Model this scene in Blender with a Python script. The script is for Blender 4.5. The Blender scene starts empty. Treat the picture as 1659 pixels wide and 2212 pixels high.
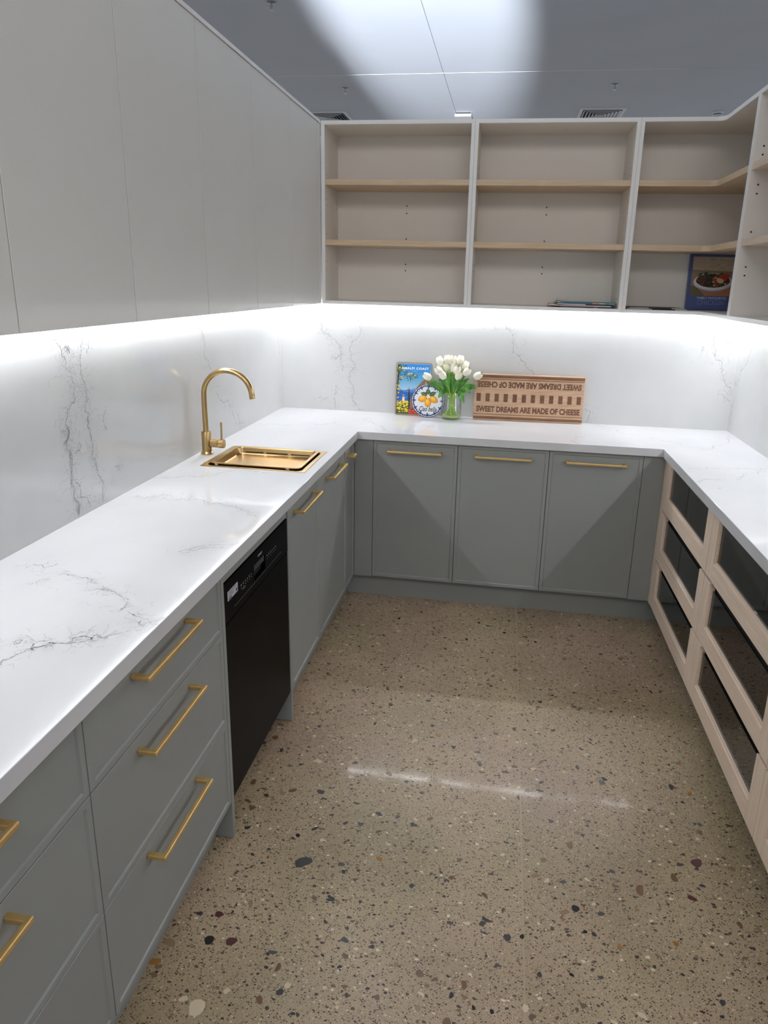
import bpy, bmesh, math, random
from mathutils import Vector, Matrix
rnd = random.Random(7)
R = math.radians
scene = bpy.context.scene
col = scene.collection

# ---------------------------------------------------------------- camera
CAM = Vector((1.2397, -3.58, 1.6124)); YAW, PITCH, ROLL = 0.1455, -0.2595, 0.0252
FPX, PPX, PPY = 1421.6, 45.39, -119.92
fw = Vector((-math.sin(YAW)*math.cos(PITCH), math.cos(YAW)*math.cos(PITCH), math.sin(PITCH)))
rt = Vector((math.cos(YAW), math.sin(YAW), 0)); up = rt.cross(fw)
rt2 = rt*math.cos(ROLL) + up*math.sin(ROLL); up2 = -rt*math.sin(ROLL) + up*math.cos(ROLL)
cd = bpy.data.cameras.new('camera'); cam = bpy.data.objects.new('camera', cd); col.objects.link(cam)
M = Matrix((rt2, up2, -fw)).transposed().to_4x4(); M.translation = CAM; cam.matrix_world = M
cd.sensor_fit = 'HORIZONTAL'; cd.sensor_width = 36; cd.lens = FPX/1659*36
cd.shift_x = -PPX/1659; cd.shift_y = PPY/1659; cd.clip_start = 0.02
scene.camera = cam

# ---------------------------------------------------------------- light
w = bpy.data.worlds.new('world'); scene.world = w; w.use_nodes = True
w.node_tree.nodes['Background'].inputs[0].default_value = (0.80, 0.88, 1.0, 1)
w.node_tree.nodes['Background'].inputs[1].default_value = 0.64
scene.view_settings.view_transform = 'Standard'; scene.view_settings.look = 'None'
scene.view_settings.gamma = 1; scene.view_settings.use_curve_mapping = False
scene.view_settings.exposure = 0.0
LED_STRENGTH = 80.0
def area(name, loc, tgt, sx, sy, power, colr, spread=180):
    l = bpy.data.lights.new(name, 'AREA'); l.shape = 'RECTANGLE'; l.size = sx; l.size_y = sy
    l.energy = power; l.color = colr; l.spread = R(spread)
    o = bpy.data.objects.new(name, l); col.objects.link(o); o.location = loc
    o.rotation_euler = (Vector(tgt)-Vector(loc)).to_track_quat('-Z', 'Y').to_euler(); return o
area('ceiling_panel_light', (1.5, -4.3, 3.3), (1.3, -2.6, 0.6), 2.4, 1.2, 52, (1.0, .95, .90))
sp = bpy.data.lights.new('added_patch_spot', 'SPOT'); sp.energy = 10000; sp.color = (.90, .94, 1.0)
sp.spot_size = R(14); sp.spot_blend = .7; sp.shadow_soft_size = .03
so = bpy.data.objects.new('added_patch_spot', sp); col.objects.link(so); so.location = (.57, -5.5, 1.9)  # added unseen spot behind the camera, makes the bright patch on the ceiling
so.rotation_euler = (Vector((.53, .9, 3.4))-Vector(so.location)).to_track_quat('-Z', 'Y').to_euler()

# ---------------------------------------------------------------- key dimensions (metres)
H, T = .90, .0385                       # worktop height and thickness
DL, DB, DR, W = .554, .509, .426, 2.413  # worktop depths (left, back, right), width between side walls
FL, FB, FR = .533, .489, 2.0076          # front planes of the base cabinets
OL, OD, XR = .319, .310, 2.114           # front planes of the overhead cabinets
OB, OT = 1.497, 2.330
YN = -3.30                               # near end of the side runs
CZ = 3.40                                # ceiling

# ---------------------------------------------------------------- helpers
def srgb(r, g, b):
    f = lambda c: (c/255/12.92) if c/255 <= .04045 else ((c/255+.055)/1.055)**2.4
    return (f(r), f(g), f(b), 1)
def mat(name, colr, rough=.5, metal=0, spec=.5, coat=0, **k):
    m = bpy.data.materials.new(name); m.use_nodes = True
    b = m.node_tree.nodes['Principled BSDF']
    b.inputs['Base Color'].default_value = colr if len(colr) == 4 else (*colr, 1)
    b.inputs['Roughness'].default_value = rough; b.inputs['Metallic'].default_value = metal
    b.inputs['Specular IOR Level'].default_value = spec; b.inputs['Coat Weight'].default_value = coat
    m['b'] = 1
    return m
def nodes(m): return m.node_tree.nodes, m.node_tree.links, m.node_tree.nodes['Principled BSDF']
def vary(m, c1, c2, scale=8, detail=4, mapping=(1, 1, 1), bump=0, bscale=None, lo=.35, hi=.65):
    n, l, b = nodes(m)
    tc = n.new('ShaderNodeTexCoord'); mp = n.new('ShaderNodeMapping'); mp.inputs['Scale'].default_value = mapping
    nz = n.new('ShaderNodeTexNoise'); nz.inputs['Scale'].default_value = scale; nz.inputs['Detail'].default_value = detail
    cr = n.new('ShaderNodeValToRGB'); cr.color_ramp.elements[0].position = lo; cr.color_ramp.elements[1].position = hi
    cr.color_ramp.elements[0].color = c1; cr.color_ramp.elements[1].color = c2
    l.new(tc.outputs['Object'], mp.inputs[0]); l.new(mp.outputs[0], nz.inputs['Vector'])
    l.new(nz.outputs[0], cr.inputs[0]); l.new(cr.outputs[0], b.inputs['Base Color'])
    if bump:
        bp = n.new('ShaderNodeBump'); bp.inputs['Strength'].default_value = bump; bp.inputs['Distance'].default_value = .001
        if bscale:
            n2 = n.new('ShaderNodeTexNoise'); n2.inputs['Scale'].default_value = bscale
            l.new(mp.outputs[0], n2.inputs['Vector']); l.new(n2.outputs[0], bp.inputs['Height'])
        else: l.new(nz.outputs[0], bp.inputs['Height'])
        l.new(bp.outputs[0], b.inputs['Normal'])
    return m
def wood(name, c1, c2, axis, rough=.45):
    mp = [26, 26, 26]; mp['xyz'.index(axis)] = 1.4
    m = mat(name, c1, rough); return vary(m, c1, c2, 4.5, 6, mp, bump=.12, lo=.3, hi=.7)
def bm_new(): return bmesh.new()
def box(bm, x0, x1, y0, y1, z0, z1, mi=0):
    v = [bm.verts.new((x, y, z)) for z in (z0, z1) for x, y in ((x0, y0), (x1, y0), (x1, y1), (x0, y1))]
    for f in ((3, 2, 1, 0), (4, 5, 6, 7), (0, 1, 5, 4), (1, 2, 6, 5), (2, 3, 7, 6), (3, 0, 4, 7)):
        bm.faces.new([v[i] for i in f]).material_index = mi
    return v
def prism(bm, pts, z0, z1, mi=0):
    a = [bm.verts.new((x, y, z0)) for x, y in pts]; b = [bm.verts.new((x, y, z1)) for x, y in pts]
    n = len(pts)
    bm.faces.new(a[::-1]).material_index = mi; bm.faces.new(b).material_index = mi
    for i in range(n): bm.faces.new((a[i], a[(i+1) % n], b[(i+1) % n], b[i])).material_index = mi
def cyl(bm, p0, p1, r0, r1=None, n=20, mi=0):
    r1 = r0 if r1 is None else r1
    p0, p1 = Vector(p0), Vector(p1); d = (p1-p0).normalized()
    a = d.orthogonal().normalized(); b = d.cross(a)
    ra = [bm.verts.new(p0+(a*math.cos(t)+b*math.sin(t))*r0) for t in [2*math.pi*i/n for i in range(n)]]
    rb = [bm.verts.new(p1+(a*math.cos(t)+b*math.sin(t))*r1) for t in [2*math.pi*i/n for i in range(n)]]
    bm.faces.new(ra[::-1]).material_index = mi; bm.faces.new(rb).material_index = mi
    for i in range(n):
        f = bm.faces.new((ra[i], ra[(i+1) % n], rb[(i+1) % n], rb[i])); f.smooth = True; f.material_index = mi
def tube(bm, pts, rs, n=16, mi=0):
    pts = [Vector(p) for p in pts]; rings = []
    if not hasattr(rs, '__len__'): rs = [rs]*len(pts)
    prev = None
    for i, p in enumerate(pts):
        d = ((pts[min(i+1, len(pts)-1)]-pts[max(i-1, 0)])).normalized()
        a = d.orthogonal().normalized() if prev is None else (prev-d*prev.dot(d)).normalized()
        prev = a; b = d.cross(a)
        rings.append([bm.verts.new(p+(a*math.cos(2*math.pi*k/n)+b*math.sin(2*math.pi*k/n))*rs[i]) for k in range(n)])
    for i in range(len(rings)-1):
        for k in range(n):
            f = bm.faces.new((rings[i][k], rings[i][(k+1) % n], rings[i+1][(k+1) % n], rings[i+1][k])); f.smooth = True; f.material_index = mi
    bm.faces.new(rings[0][::-1]).material_index = mi; bm.faces.new(rings[-1]).material_index = mi
def lathe(bm, prof, c, n=40, mi=0):
    rings = []
    for r, z in prof:
        rings.append([bm.verts.new((c[0]+r*math.cos(2*math.pi*k/n), c[1]+r*math.sin(2*math.pi*k/n), c[2]+z)) for k in range(n)])
    for i in range(len(rings)-1):
        for k in range(n):
            f = bm.faces.new((rings[i][k], rings[i][(k+1) % n], rings[i+1][(k+1) % n], rings[i+1][k])); f.smooth = True; f.material_index = mi
    bm.faces.new(rings[0][::-1]).material_index = mi; bm.faces.new(rings[-1]).material_index = mi
def wloc(o):
    v = Vector((0, 0, 0))
    while o: v += o.location; o = o.parent
    return v
def obj(name, bm, m, parent=None, bevel=0, loc=None, kind=None, label=None, recalc=True, segs=2):
    """Link the bmesh (built in room coordinates) as one mesh object; origin at the parent or at loc."""
    if recalc: bmesh.ops.recalc_face_normals(bm, faces=bm.faces)
    org = Vector(loc) if loc is not None else (wloc(parent) if parent else Vector((0, 0, 0)))
    for e in bm.edges:
        if len(e.link_faces) == 2 and e.calc_face_angle(0) > R(35): e.smooth = False
    if org.length: bmesh.ops.translate(bm, verts=bm.verts, vec=-org)
    me = bpy.data.meshes.new(name); bm.to_mesh(me); bm.free()
    for mm in (m if isinstance(m, (list, tuple)) else [m]): me.materials.append(mm)
    o = bpy.data.objects.new(name, me); col.objects.link(o)
    if parent: o.parent = parent; o.location = org-wloc(parent)
    else: o.location = org
    if bevel:
        b = o.modifiers.new('bevel', 'BEVEL'); b.width = bevel; b.segments = segs; b.limit_method = 'ANGLE'; b.angle_limit = R(40)
        b.harden_normals = False
    if kind: o['kind'] = kind
    if label: o['label'] = label
    return o
def boxo(name, d, m, parent=None, **k):
    bm = bm_new(); box(bm, *d); return obj(name, bm, m, parent, **k)
def thing(name, label, cat, loc=(0, 0, 0), group=None):
    o = bpy.data.objects.new(name, None); col.objects.link(o); o.location = loc; o.empty_display_size = .05
    o['label'] = label; o['category'] = cat
    if group: o['group'] = group
    return o
def tag(o, label, cat, group=None):
    o['label'] = label; o['category'] = cat
    if group: o['group'] = group
    return o
def objl(name, bm, m, parent, bevel=0, label=None, kind=None):
    """Part built in its parent's own (possibly tilted) coordinates."""
    o = obj(name, bm, m, None, bevel=bevel, label=label, kind=kind); o.parent = parent; o.location = (0, 0, 0); return o

# ---------------------------------------------------------------- materials
grey = vary(mat('grey_paint', (.1, .1, .1), .42), srgb(138, 141, 138), srgb(142, 145, 142), 3)
offwhite = vary(mat('pale_grey_laminate', (.6, .6, .6), .40), srgb(226, 225, 220), srgb(229, 228, 223), 2)
white = mat('white_laminate', srgb(240, 239, 236), .4)
inner = vary(mat('warm_lit_melamine', (.6, .6, .5), .5), srgb(238, 232, 224), srgb(241, 236, 228), 3)  # white melamine inside the shelves, warmth of the light put into its colour
quartz = vary(mat('white_quartz', (.8, .8, .8), .055, spec=.5), srgb(199, 200, 202), srgb(207, 207, 209), 3, 6)
quartz_splash = vary(mat('white_quartz_splashback', (.8, .8, .8), .09, spec=.5), srgb(200, 201, 201), srgb(207, 207, 207), 3, 6)
veinm = mat('grey_vein', srgb(152, 152, 155), .2)
veinl = mat('pale_grey_vein', srgb(182, 182, 184), .2)
brass = vary(mat('brushed_brass', (.6, .4, .2), .42, .85), srgb(224, 188, 122), srgb(234, 200, 138), 40, 3, (1, 1, 12))
bronze = vary(mat('bronze_gold_steel', (.5, .4, .25), .30, 1), srgb(178, 150, 106), srgb(188, 160, 116), 4)
tapm = vary(mat('satin_brass', (.6, .45, .25), .28, 1), srgb(180, 153, 104), srgb(192, 165, 116), 30, 3, (6, 6, 1))
blackm = mat('black_enamel', srgb(4, 4, 6), .35, spec=.05)
blackgl = mat('black_gloss', srgb(7, 8, 12), .12)
black = mat('matt_black', srgb(8, 8, 8), .8)
darkin = mat('dark_drawer_interior', srgb(52, 54, 54), .6)
alu = mat('aluminium', srgb(190, 192, 195), .35, 1)
ceilm = vary(mat('white_ceiling_board', (.7, .7, .7), .75), srgb(226, 233, 244), srgb(229, 236, 247), 2)
ventm = mat('white_vent_metal', srgb(236, 238, 243), .4)
plaster = mat('plaster', srgb(215, 214, 210), .8)
oakx = wood('pale_oak_x', srgb(206, 180, 146), srgb(221, 197, 166), 'x')
oaky = wood('pale_oak_y', srgb(216, 194, 172), srgb(230, 211, 192), 'y')
oakz = wood('pale_oak_z', srgb(216, 194, 172), srgb(230, 211, 192), 'z')
led = bpy.data.materials.new('led_diffuser'); led.use_nodes = True
_n = led.node_tree.nodes; _n.remove(_n['Principled BSDF']); _e = _n.new('ShaderNodeEmission')
_e.inputs[0].default_value = (.95, .97, 1, 1); _e.inputs[1].default_value = LED_STRENGTH
led.node_tree.links.new(_e.outputs[0], _n['Material Output'].inputs[0])

def thin_glass(name, tint, rough=0.0, base=.04):
    m = bpy.data.materials.new(name); m.use_nodes = True; n, l = m.node_tree.nodes, m.node_tree.links
    n.remove(n['Principled BSDF']); t = n.new('ShaderNodeBsdfTransparent'); t.inputs[0].default_value = tint
    g = n.new('ShaderNodeBsdfGlossy'); g.inputs['Roughness'].default_value = rough
    lw = n.new('ShaderNodeLayerWeight'); lw.inputs[0].default_value = .5; pw_ = n.new('ShaderNodeMath'); pw_.operation = 'POWER'; pw_.inputs[1].default_value = 4.0
    fr = n.new('ShaderNodeMath'); fr.operation = 'MULTIPLY_ADD'; fr.inputs[1].default_value = .85; fr.inputs[2].default_value = base; mx = n.new('ShaderNodeMixShader')
    l.new(lw.outputs['Facing'], pw_.inputs[0]); l.new(pw_.outputs[0], fr.inputs[0]); l.new(fr.outputs[0], mx.inputs[0]); l.new(t.outputs[0], mx.inputs[1]); l.new(g.outputs[0], mx.inputs[2])
    l.new(mx.outputs[0], n['Material Output'].inputs[0]); return m
tinted = thin_glass('smoked_glass', (.30, .33, .33, 1), .01, .12)
vaseg = thin_glass('clear_vase_glass', (.97, .985, .97, 1), .0, .03)

# polished concrete: cement paste with layers of cut aggregate chips
floorm = mat('polished_concrete', (.3, .25, .2), .33, spec=.5)
n, l, b = nodes(floorm)
tc = n.new('ShaderNodeTexCoord')
nz = n.new('ShaderNodeTexNoise'); nz.inputs['Scale'].default_value = 2.3; nz.inputs['Detail'].default_value = 8
cr = n.new('ShaderNodeValToRGB'); cr.color_ramp.elements[0].position = .33; cr.color_ramp.elements[1].position = .68
cr.color_ramp.elements[0].color = srgb(154, 137, 112); cr.color_ramp.elements[1].color = srgb(180, 161, 137)
l.new(tc.outputs['Object'], nz.inputs['Vector']); l.new(nz.outputs[0], cr.inputs[0])
gz = n.new('ShaderNodeTexNoise'); gz.inputs['Scale'].default_value = 420; gz.inputs['Detail'].default_value = 3
l.new(tc.outputs['Object'], gz.inputs['Vector'])
gr = n.new('ShaderNodeMapRange'); gr.inputs[1].default_value = .3; gr.inputs[2].default_value = .7; gr.inputs[3].default_value = .86; gr.inputs[4].default_value = 1.12
l.new(gz.outputs[0], gr.inputs[0])
tz = n.new('ShaderNodeTexNoise'); tz.inputs['Scale'].default_value = 1.6; tz.inputs['Detail'].default_value = 3
tmp_ = n.new('ShaderNodeMapping'); tmp_.inputs['Location'].default_value = (7, 3, 0); l.new(tc.outputs['Object'], tmp_.inputs[0]); l.new(tmp_.outputs[0], tz.inputs['Vector'])
tr_ = n.new('ShaderNodeValToRGB'); tr_.color_ramp.elements[0].position = .38; tr_.color_ramp.elements[1].position = .62
tr_.color_ramp.elements[0].color = (1.04, .97, 1.0, 1); tr_.color_ramp.elements[1].color = (1.01, 1.03, .94, 1)
l.new(tz.outputs[0], tr_.inputs[0]); tm_ = n.new('ShaderNodeVectorMath'); tm_.operation = 'MULTIPLY'; l.new(cr.outputs[0], tm_.inputs[0]); l.new(tr_.outputs[0], tm_.inputs[1])
mul = n.new('ShaderNodeVectorMath'); mul.operation = 'SCALE'; l.new(tm_.outputs[0], mul.inputs[0]); l.new(gr.outputs[0], mul.inputs['Scale'])
cur = mul.outputs[0]
wob = n.new('ShaderNodeTexNoise'); wob.inputs['Scale'].default_value = 60; wob.inputs['Detail'].default_value = 2
l.new(tc.outputs['Object'], wob.inputs['Vector'])
for i, (sc, thr, keep, wamt, cols) in enumerate([
        (330, .30, .44, .0015, [(84, 74, 62), (60, 54, 48), (70, 60, 50), (96, 82, 66), (58, 50, 44), (120, 104, 84), (196, 186, 166)]),
        (150, .32, .40, .003, [(58, 50, 44), (112, 92, 70), (44, 41, 40), (74, 62, 52), (96, 78, 60), (50, 46, 46), (84, 66, 50), (60, 54, 46), (206, 194, 170)]),
        (72, .33, .19, .006, [(66, 58, 50), (118, 88, 64), (44, 41, 42), (96, 78, 62), (92, 60, 56), (132, 112, 88), (70, 56, 46), (214, 200, 172)]),
        (34, .28, .09, .012, [(74, 70, 68), (126, 98, 70), (56, 52, 50), (200, 184, 150), (104, 88, 70)])]):
    sub = n.new('ShaderNodeVectorMath'); sub.operation = 'MULTIPLY_ADD'
    sub.inputs[1].default_value = (wamt*2,)*3; l.new(wob.outputs['Color'], sub.inputs[0]); l.new(tc.outputs['Object'], sub.inputs[2])
    mp = n.new('ShaderNodeMapping'); mp.inputs['Location'].default_value = (i*3.1, i*1.7, 0); mp.inputs['Rotation'].default_value = (0, 0, i*.7)
    mp.inputs['Scale'].default_value = (1, 1.5, 0); l.new(sub.outputs[0], mp.inputs[0])
    vo = n.new('ShaderNodeTexVoronoi'); vo.voronoi_dimensions = '2D'; vo.inputs['Scale'].default_value = sc
    l.new(mp.outputs[0], vo.inputs['Vector'])
    sep = n.new('ShaderNodeSeparateColor'); l.new(vo.outputs['Color'], sep.inputs[0])
    lt = n.new('ShaderNodeMath'); lt.operation = 'LESS_THAN'; l.new(sep.outputs[0], lt.inputs[0]); lt.inputs[1].default_value = keep
    rr = n.new('ShaderNodeMath'); rr.operation = 'MULTIPLY_ADD'; l.new(sep.outputs[1], rr.inputs[0]); rr.inputs[1].default_value = thr; rr.inputs[2].default_value = .08
    mk = n.new('ShaderNodeMath'); mk.operation = 'LESS_THAN'; l.new(vo.outputs['Distance'], mk.inputs[0]); l.new(rr.outputs[0], mk.inputs[1])
    mm = n.new('ShaderNodeMath'); mm.operation = 'MULTIPLY'; l.new(lt.outputs[0], mm.inputs[0]); l.new(mk.outputs[0], mm.inputs[1])
    ramp = n.new('ShaderNodeValToRGB'); ramp.color_ramp.interpolation = 'CONSTANT'
    while len(ramp.color_ramp.elements) < len(cols): ramp.color_ramp.elements.new(.5)
    for k, c in enumerate(cols): ramp.color_ramp.elements[k].position = k/len(cols); ramp.color_ramp.elements[k].color = srgb(*c)
    l.new(sep.outputs[2], ramp.inputs[0])
    mx = n.new('ShaderNodeMix'); mx.data_type = 'RGBA'; l.new(mm.outputs[0], mx.inputs[0]); l.new(cur, mx.inputs[6]); l.new(ramp.outputs[0], mx.inputs[7])
    cur = mx.outputs[2]
l.new(cur, b.inputs['Base Color'])
rz = n.new('ShaderNodeMapRange'); rz.inputs[1].default_value = .3; rz.inputs[2].default_value = .7; rz.inputs[3].default_value = .30; rz.inputs[4].default_value = .46; b.inputs['Coat Weight'].default_value = .26; b.inputs['Coat Roughness'].default_value = .055; b.inputs['Coat IOR'].default_value = 1.4
cz_ = n.new('ShaderNodeTexNoise'); cz_.inputs['Scale'].default_value = 9; cz_.inputs['Detail'].default_value = 5; l.new(tc.outputs['Object'], cz_.inputs['Vector'])
cm_ = n.new('ShaderNodeMapRange'); cm_.inputs[1].default_value = .42; cm_.inputs[2].default_value = .62; cm_.inputs[3].default_value = .02; cm_.inputs[4].default_value = .22
l.new(cz_.outputs[0], cm_.inputs[0]); l.new(cm_.outputs[0], b.inputs['Coat Weight'])
l.new(nz.outputs[0], rz.inputs[0]); l.new(rz.outputs[0], b.inputs['Roughness'])

# ---------------------------------------------------------------- the setting
fl = boxo('floor', (-6, 8, -9, 9, -.1, 0), floorm, kind='structure')
ce = boxo('ceiling', (-6, 8, -9, 9, CZ+.012, CZ+.1), ceilm, kind='structure')
for i, (x0, x1) in enumerate(((-6, .55), (.554, 5.2), (5.204, 8))):
    for y0, y1 in ((-9, -3.12), (-3.114, 2.88), (2.886, 9)):
        boxo('panel', (x0, x1, y0, y1, CZ, CZ+.012), ceilm, ce)
boxo('seam', (-1.6, 2.6, 2.874, 2.880, CZ-.002, CZ), mat('white_joint', srgb(240, 242, 246), .5), ce)
boxo('wall_left', (-.13, -.0125, YN, .0, 0, OT-.001), plaster, kind='structure')
boxo('wall_back', (-.13, W+.13, .0125, .13, 0, OT-.001), plaster, kind='structure')
boxo('wall_right', (W+.0125, W+.13, YN, .0, 0, OT-.001), plaster, kind='structure')
KZ = .127
boxo('baseboard_back', (FL-.055, FR+.104, -FB+.055, -FB+.07, 0, KZ-.002), grey, kind='structure')
boxo('baseboard_left', (FL-.07, FL-.055, -1.500, -FB+.055, 0, KZ-.002), grey, kind='structure')
boxo('baseboard_left', (FL-.07, FL-.055, YN, -2.072, 0, KZ-.002), grey, kind='structure')
boxo('baseboard_right', (FR+.105, FR+.12, YN, -FB+.055, 0, KZ-.002), grey, kind='structure')

boxo('control_joint', (1.377, 1.382, -8, -FB+.054, 0, .0001), mat('pale_joint_filler', srgb(166, 149, 123), .35), fl)
# loose large aggregate stones cut flush in the floor
stone_cols = {'slate': (70, 70, 70), 'brown': (112, 86, 62), 'tan': (150, 124, 96), 'black': (40, 37, 37), 'cream': (205, 192, 164),
              'maroon': (84, 50, 50), 'amber': (158, 112, 58)}
stone_m = {k: vary(mat(k+'_stone', (.2, .2, .2), .25), srgb(*[c*.88 for c in v]), srgb(*[min(255, c*1.1) for c in v]), 90) for k, v in stone_cols.items()}
shapes = []
for s in range(9):
    bm = bm_new(); N = 11; ring = []
    asp = rnd.uniform(.45, .85); ph = rnd.uniform(0, 6)
    for k in range(N):
        a = 2*math.pi*k/N; r = 1+.16*math.sin(2*a+ph)+.10*math.sin(3*a+ph*2)+rnd.uniform(-.09, .09)
        ring.append((r*math.cos(a), r*math.sin(a)*asp))
    a = [bm.verts.new((x, y, 0)) for x, y in ring]; t = [bm.verts.new((x*.96, y*.96, 1)) for x, y in ring]
    bm.faces.new(t)
    for k in range(N): bm.faces.new((a[k], a[(k+1) % N], t[(k+1) % N], t[k]))
    bmesh.ops.recalc_face_normals(bm, faces=bm.faces)
    byc = {}
    for c in stone_m:
        me = bpy.data.meshes.new('aggregate_stone'); bm.to_mesh(me); me.materials.append(stone_m[c]); byc[c] = me
    bm.free(); shapes.append(byc)
STONES = [(.76,-2.113,.0235,'slate'),(1.702,-2.038,.0166,'brown'),(1.124,-1.708,.011,'tan'),(.94,-1.724,.012,'brown'),(.596,-2.375,.0137,'black'),(.637,-2.529,.0212,'cream'),(.652,-2.369,.0153,'maroon'),(.843,-1.476,.0098,'black'),(1.339,-2.24,.011,'slate'),(1.13,-2.368,.0131,'brown'),(1.237,-2.376,.0098,'brown'),(1.376,-2.231,.0077,'black'),(1.416,-2.321,.0083,'slate'),(.488,-2.449,.0188,'amber'),(.736,-1.844,.0127,'slate'),(.759,-1.992,.0122,'slate'),(1.883,-1.917,.0194,'maroon'),(1.806,-1.981,.0133,'brown'),(1.56,-2.03,.0091,'cream'),(.502,-2.398,.0155,'tan'),(.518,-1.923,.0137,'brown'),(.543,-1.948,.0126,'brown'),(.772,-2.49,.0097,'brown'),(.932,-2.317,.0101,'slate'),(.789,-2.412,.0099,'brown'),(1.56,-2.193,.0087,'slate'),(1.139,-2.414,.0089,'cream'),(1.381,-2.405,.0105,'cream'),(1.304,-2.425,.0072,'black'),(1.204,-2.465,.0111,'brown'),(1.88,-1.615,.0127,'black'),(1.934,-1.637,.0127,'amber'),(1.935,-1.489,.0133,'amber'),(1.921,-1.799,.0111,'brown'),(1.652,-1.635,.0145,'black'),(1.559,-1.652,.0082,'slate'),(.822,-1.572,.0084,'brown'),(1.209,-2.405,.0073,'black'),(1.328,-2.164,.0069,'brown'),(1.435,-1.696,.008,'tan')]
while len(STONES) < 285:
    x, y = rnd.uniform(.5, 2.0), -.55-2.2*rnd.random()**.75
    r = rnd.choice((.0045, .005, .0055, .006, .007, .008, .0095, .012))
    if all((x-s[0])**2+(y-s[1])**2 > (r+s[2]+.006)**2 for s in STONES):
        STONES.append((x, y, r, rnd.choice(['slate', 'brown', 'brown', 'brown', 'black', 'tan', 'tan', 'cream', 'maroon', 'amber' if rnd.random() < .3 else 'brown'])))
for x, y, r, c in STONES:
    o = bpy.data.objects.new('aggregate_stone', rnd.choice(shapes)[c]); col.objects.link(o); o.parent = fl
    o.location = (x, y, 0); o.rotation_euler = (0, 0, rnd.uniform(0, 6.28)); o.scale = (r, r, .00035)

# ---------------------------------------------------------------- worktop (one U-shaped slab with the sink cut-out) and splashbacks
SX0, SX1, SY0, SY1 = .108, .500, -1.246, -.942
def slab(xs, ys, inside, z0, z1):
    bm = bm_new(); V = {}
    def v(i, j, k):
        if (i, j, k) not in V: V[(i, j, k)] = bm.verts.new((xs[i], ys[j], (z0, z1)[k]))
        return V[(i, j, k)]
    nx, ny = len(xs)-1, len(ys)-1
    ok = [[inside((xs[i]+xs[i+1])/2, (ys[j]+ys[j+1])/2) for j in range(ny)] for i in range(nx)]
    g = lambda i, j: 0 <= i < nx and 0 <= j < ny and ok[i][j]
    for i in range(nx):
        for j in range(ny):
            if not ok[i][j]: continue
            bm.faces.new((v(i, j, 1), v(i+1, j, 1), v(i+1, j+1, 1), v(i, j+1, 1)))
            bm.faces.new((v(i, j, 0), v(i, j+1, 0), v(i+1, j+1, 0), v(i+1, j, 0)))
            if not g(i-1, j): bm.faces.new((v(i, j, 0), v(i, j, 1), v(i, j+1, 1), v(i, j+1, 0)))
            if not g(i+1, j): bm.faces.new((v(i+1, j, 0), v(i+1, j+1, 0), v(i+1, j+1, 1), v(i+1, j, 1)))
            if not g(i, j-1): bm.faces.new((v(i, j, 0), v(i+1, j, 0), v(i+1, j, 1), v(i, j, 1)))
            if not g(i, j+1): bm.faces.new((v(i, j+1, 0), v(i, j+1, 1), v(i+1, j+1, 1), v(i+1, j+1, 0)))
    return bm
def in_top(x, y):
    if SX0 < x < SX1 and SY0 < y < SY1: return False
    return x < DL or y > -DB or x > W-DR
bm = slab([0, SX0, SX1, DL, W-DR, W], [YN, SY0, SY1, -DB, 0], in_top, H-T, H)
top = tag(obj('worktop', bm, quartz, bevel=.0015), 'U-shaped white quartz worktop with fine grey veins running round three sides', 'worktop')
sp_l = tag(boxo('splashback', (-.012, 0, YN, 0, H-T, 1.515), quartz_splash, loc=(0, 0, H)), 'veined white quartz splashback on the left wall behind the tap', 'splashback')
sp_b = tag(boxo('splashback', (-.012, W+.012, 0, .012, H-T, 1.515), quartz_splash, loc=(W/2, 0, H)), 'veined white quartz splashback on the back wall behind the tulips and board', 'splashback')
sp_r = tag(boxo('splashback', (W, W+.012, YN, 0, H-T, 1.515), quartz_splash, loc=(W, 0, H)), 'white quartz splashback on the right wall above the glass-fronted drawers', 'splashback')
def vein_mesh(polys, to3, inside, seed, ws=1.0):
    rg = random.Random(seed); bm = bm_new()
    def ribbon(pts, w0, mi):
        for a, b_ in zip(pts, pts[1:]):
            if rg.random() < .10: continue
            d = (b_[0]-a[0], b_[1]-a[1]); L = math.hypot(*d)
            if L < 1e-5: continue
            w = ws*w0*rg.uniform(.4, 1.5)/2; nx, ny = -d[1]/L*w, d[0]/L*w
            q = [(a[0]-nx, a[1]-ny), (b_[0]-nx, b_[1]-ny), (b_[0]+nx, b_[1]+ny), (a[0]+nx, a[1]+ny)]
            if all(inside(*p) for p in q):
                f = bm.faces.new([bm.verts.new(to3(*p)) for p in q]); f.material_index = mi
    def frac(pts, amp, it=3):
        for _ in range(it):
            o = [pts[0]]
            for a, b_ in zip(pts, pts[1:]):
                L = math.hypot(b_[0]-a[0], b_[1]-a[1]); s = rg.gauss(0, amp)*L
                m = ((a[0]+b_[0])/2-(b_[1]-a[1])/max(L, 1e-6)*s, (a[1]+b_[1])/2+(b_[0]-a[0])/max(L, 1e-6)*s)
                o += [m, b_]
            pts = o
        return pts
    for pl in polys:
        L = frac(pl, .16); ribbon(L, .0019, 0)
        if rg.random() < .6: ribbon(frac([(p[0]+rg.gauss(0, .006), p[1]+rg.gauss(0, .006)) for p in pl], .2), .0014, 1)
        for p in L[::3]:                      # fine broken crackle beside the vein
            for _ in range(rg.choice((0, 1, 2, 3, 4))):
                r = abs(rg.gauss(0, .030)); t = rg.uniform(0, 6.28)
                c = (p[0]+r*math.cos(t), p[1]+r*math.sin(t)); a = rg.uniform(0, 6.28); s = rg.uniform(.003, .011)
                q = [c]
                for _k in range(rg.randint(2, 6)):
                    a += rg.uniform(-1.2, 1.2); q.append((q[-1][0]+s*math.cos(a), q[-1][1]+s*math.sin(a)))
                ribbon(frac(q, .15, 1), .0014, 1)
    return bm
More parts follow.
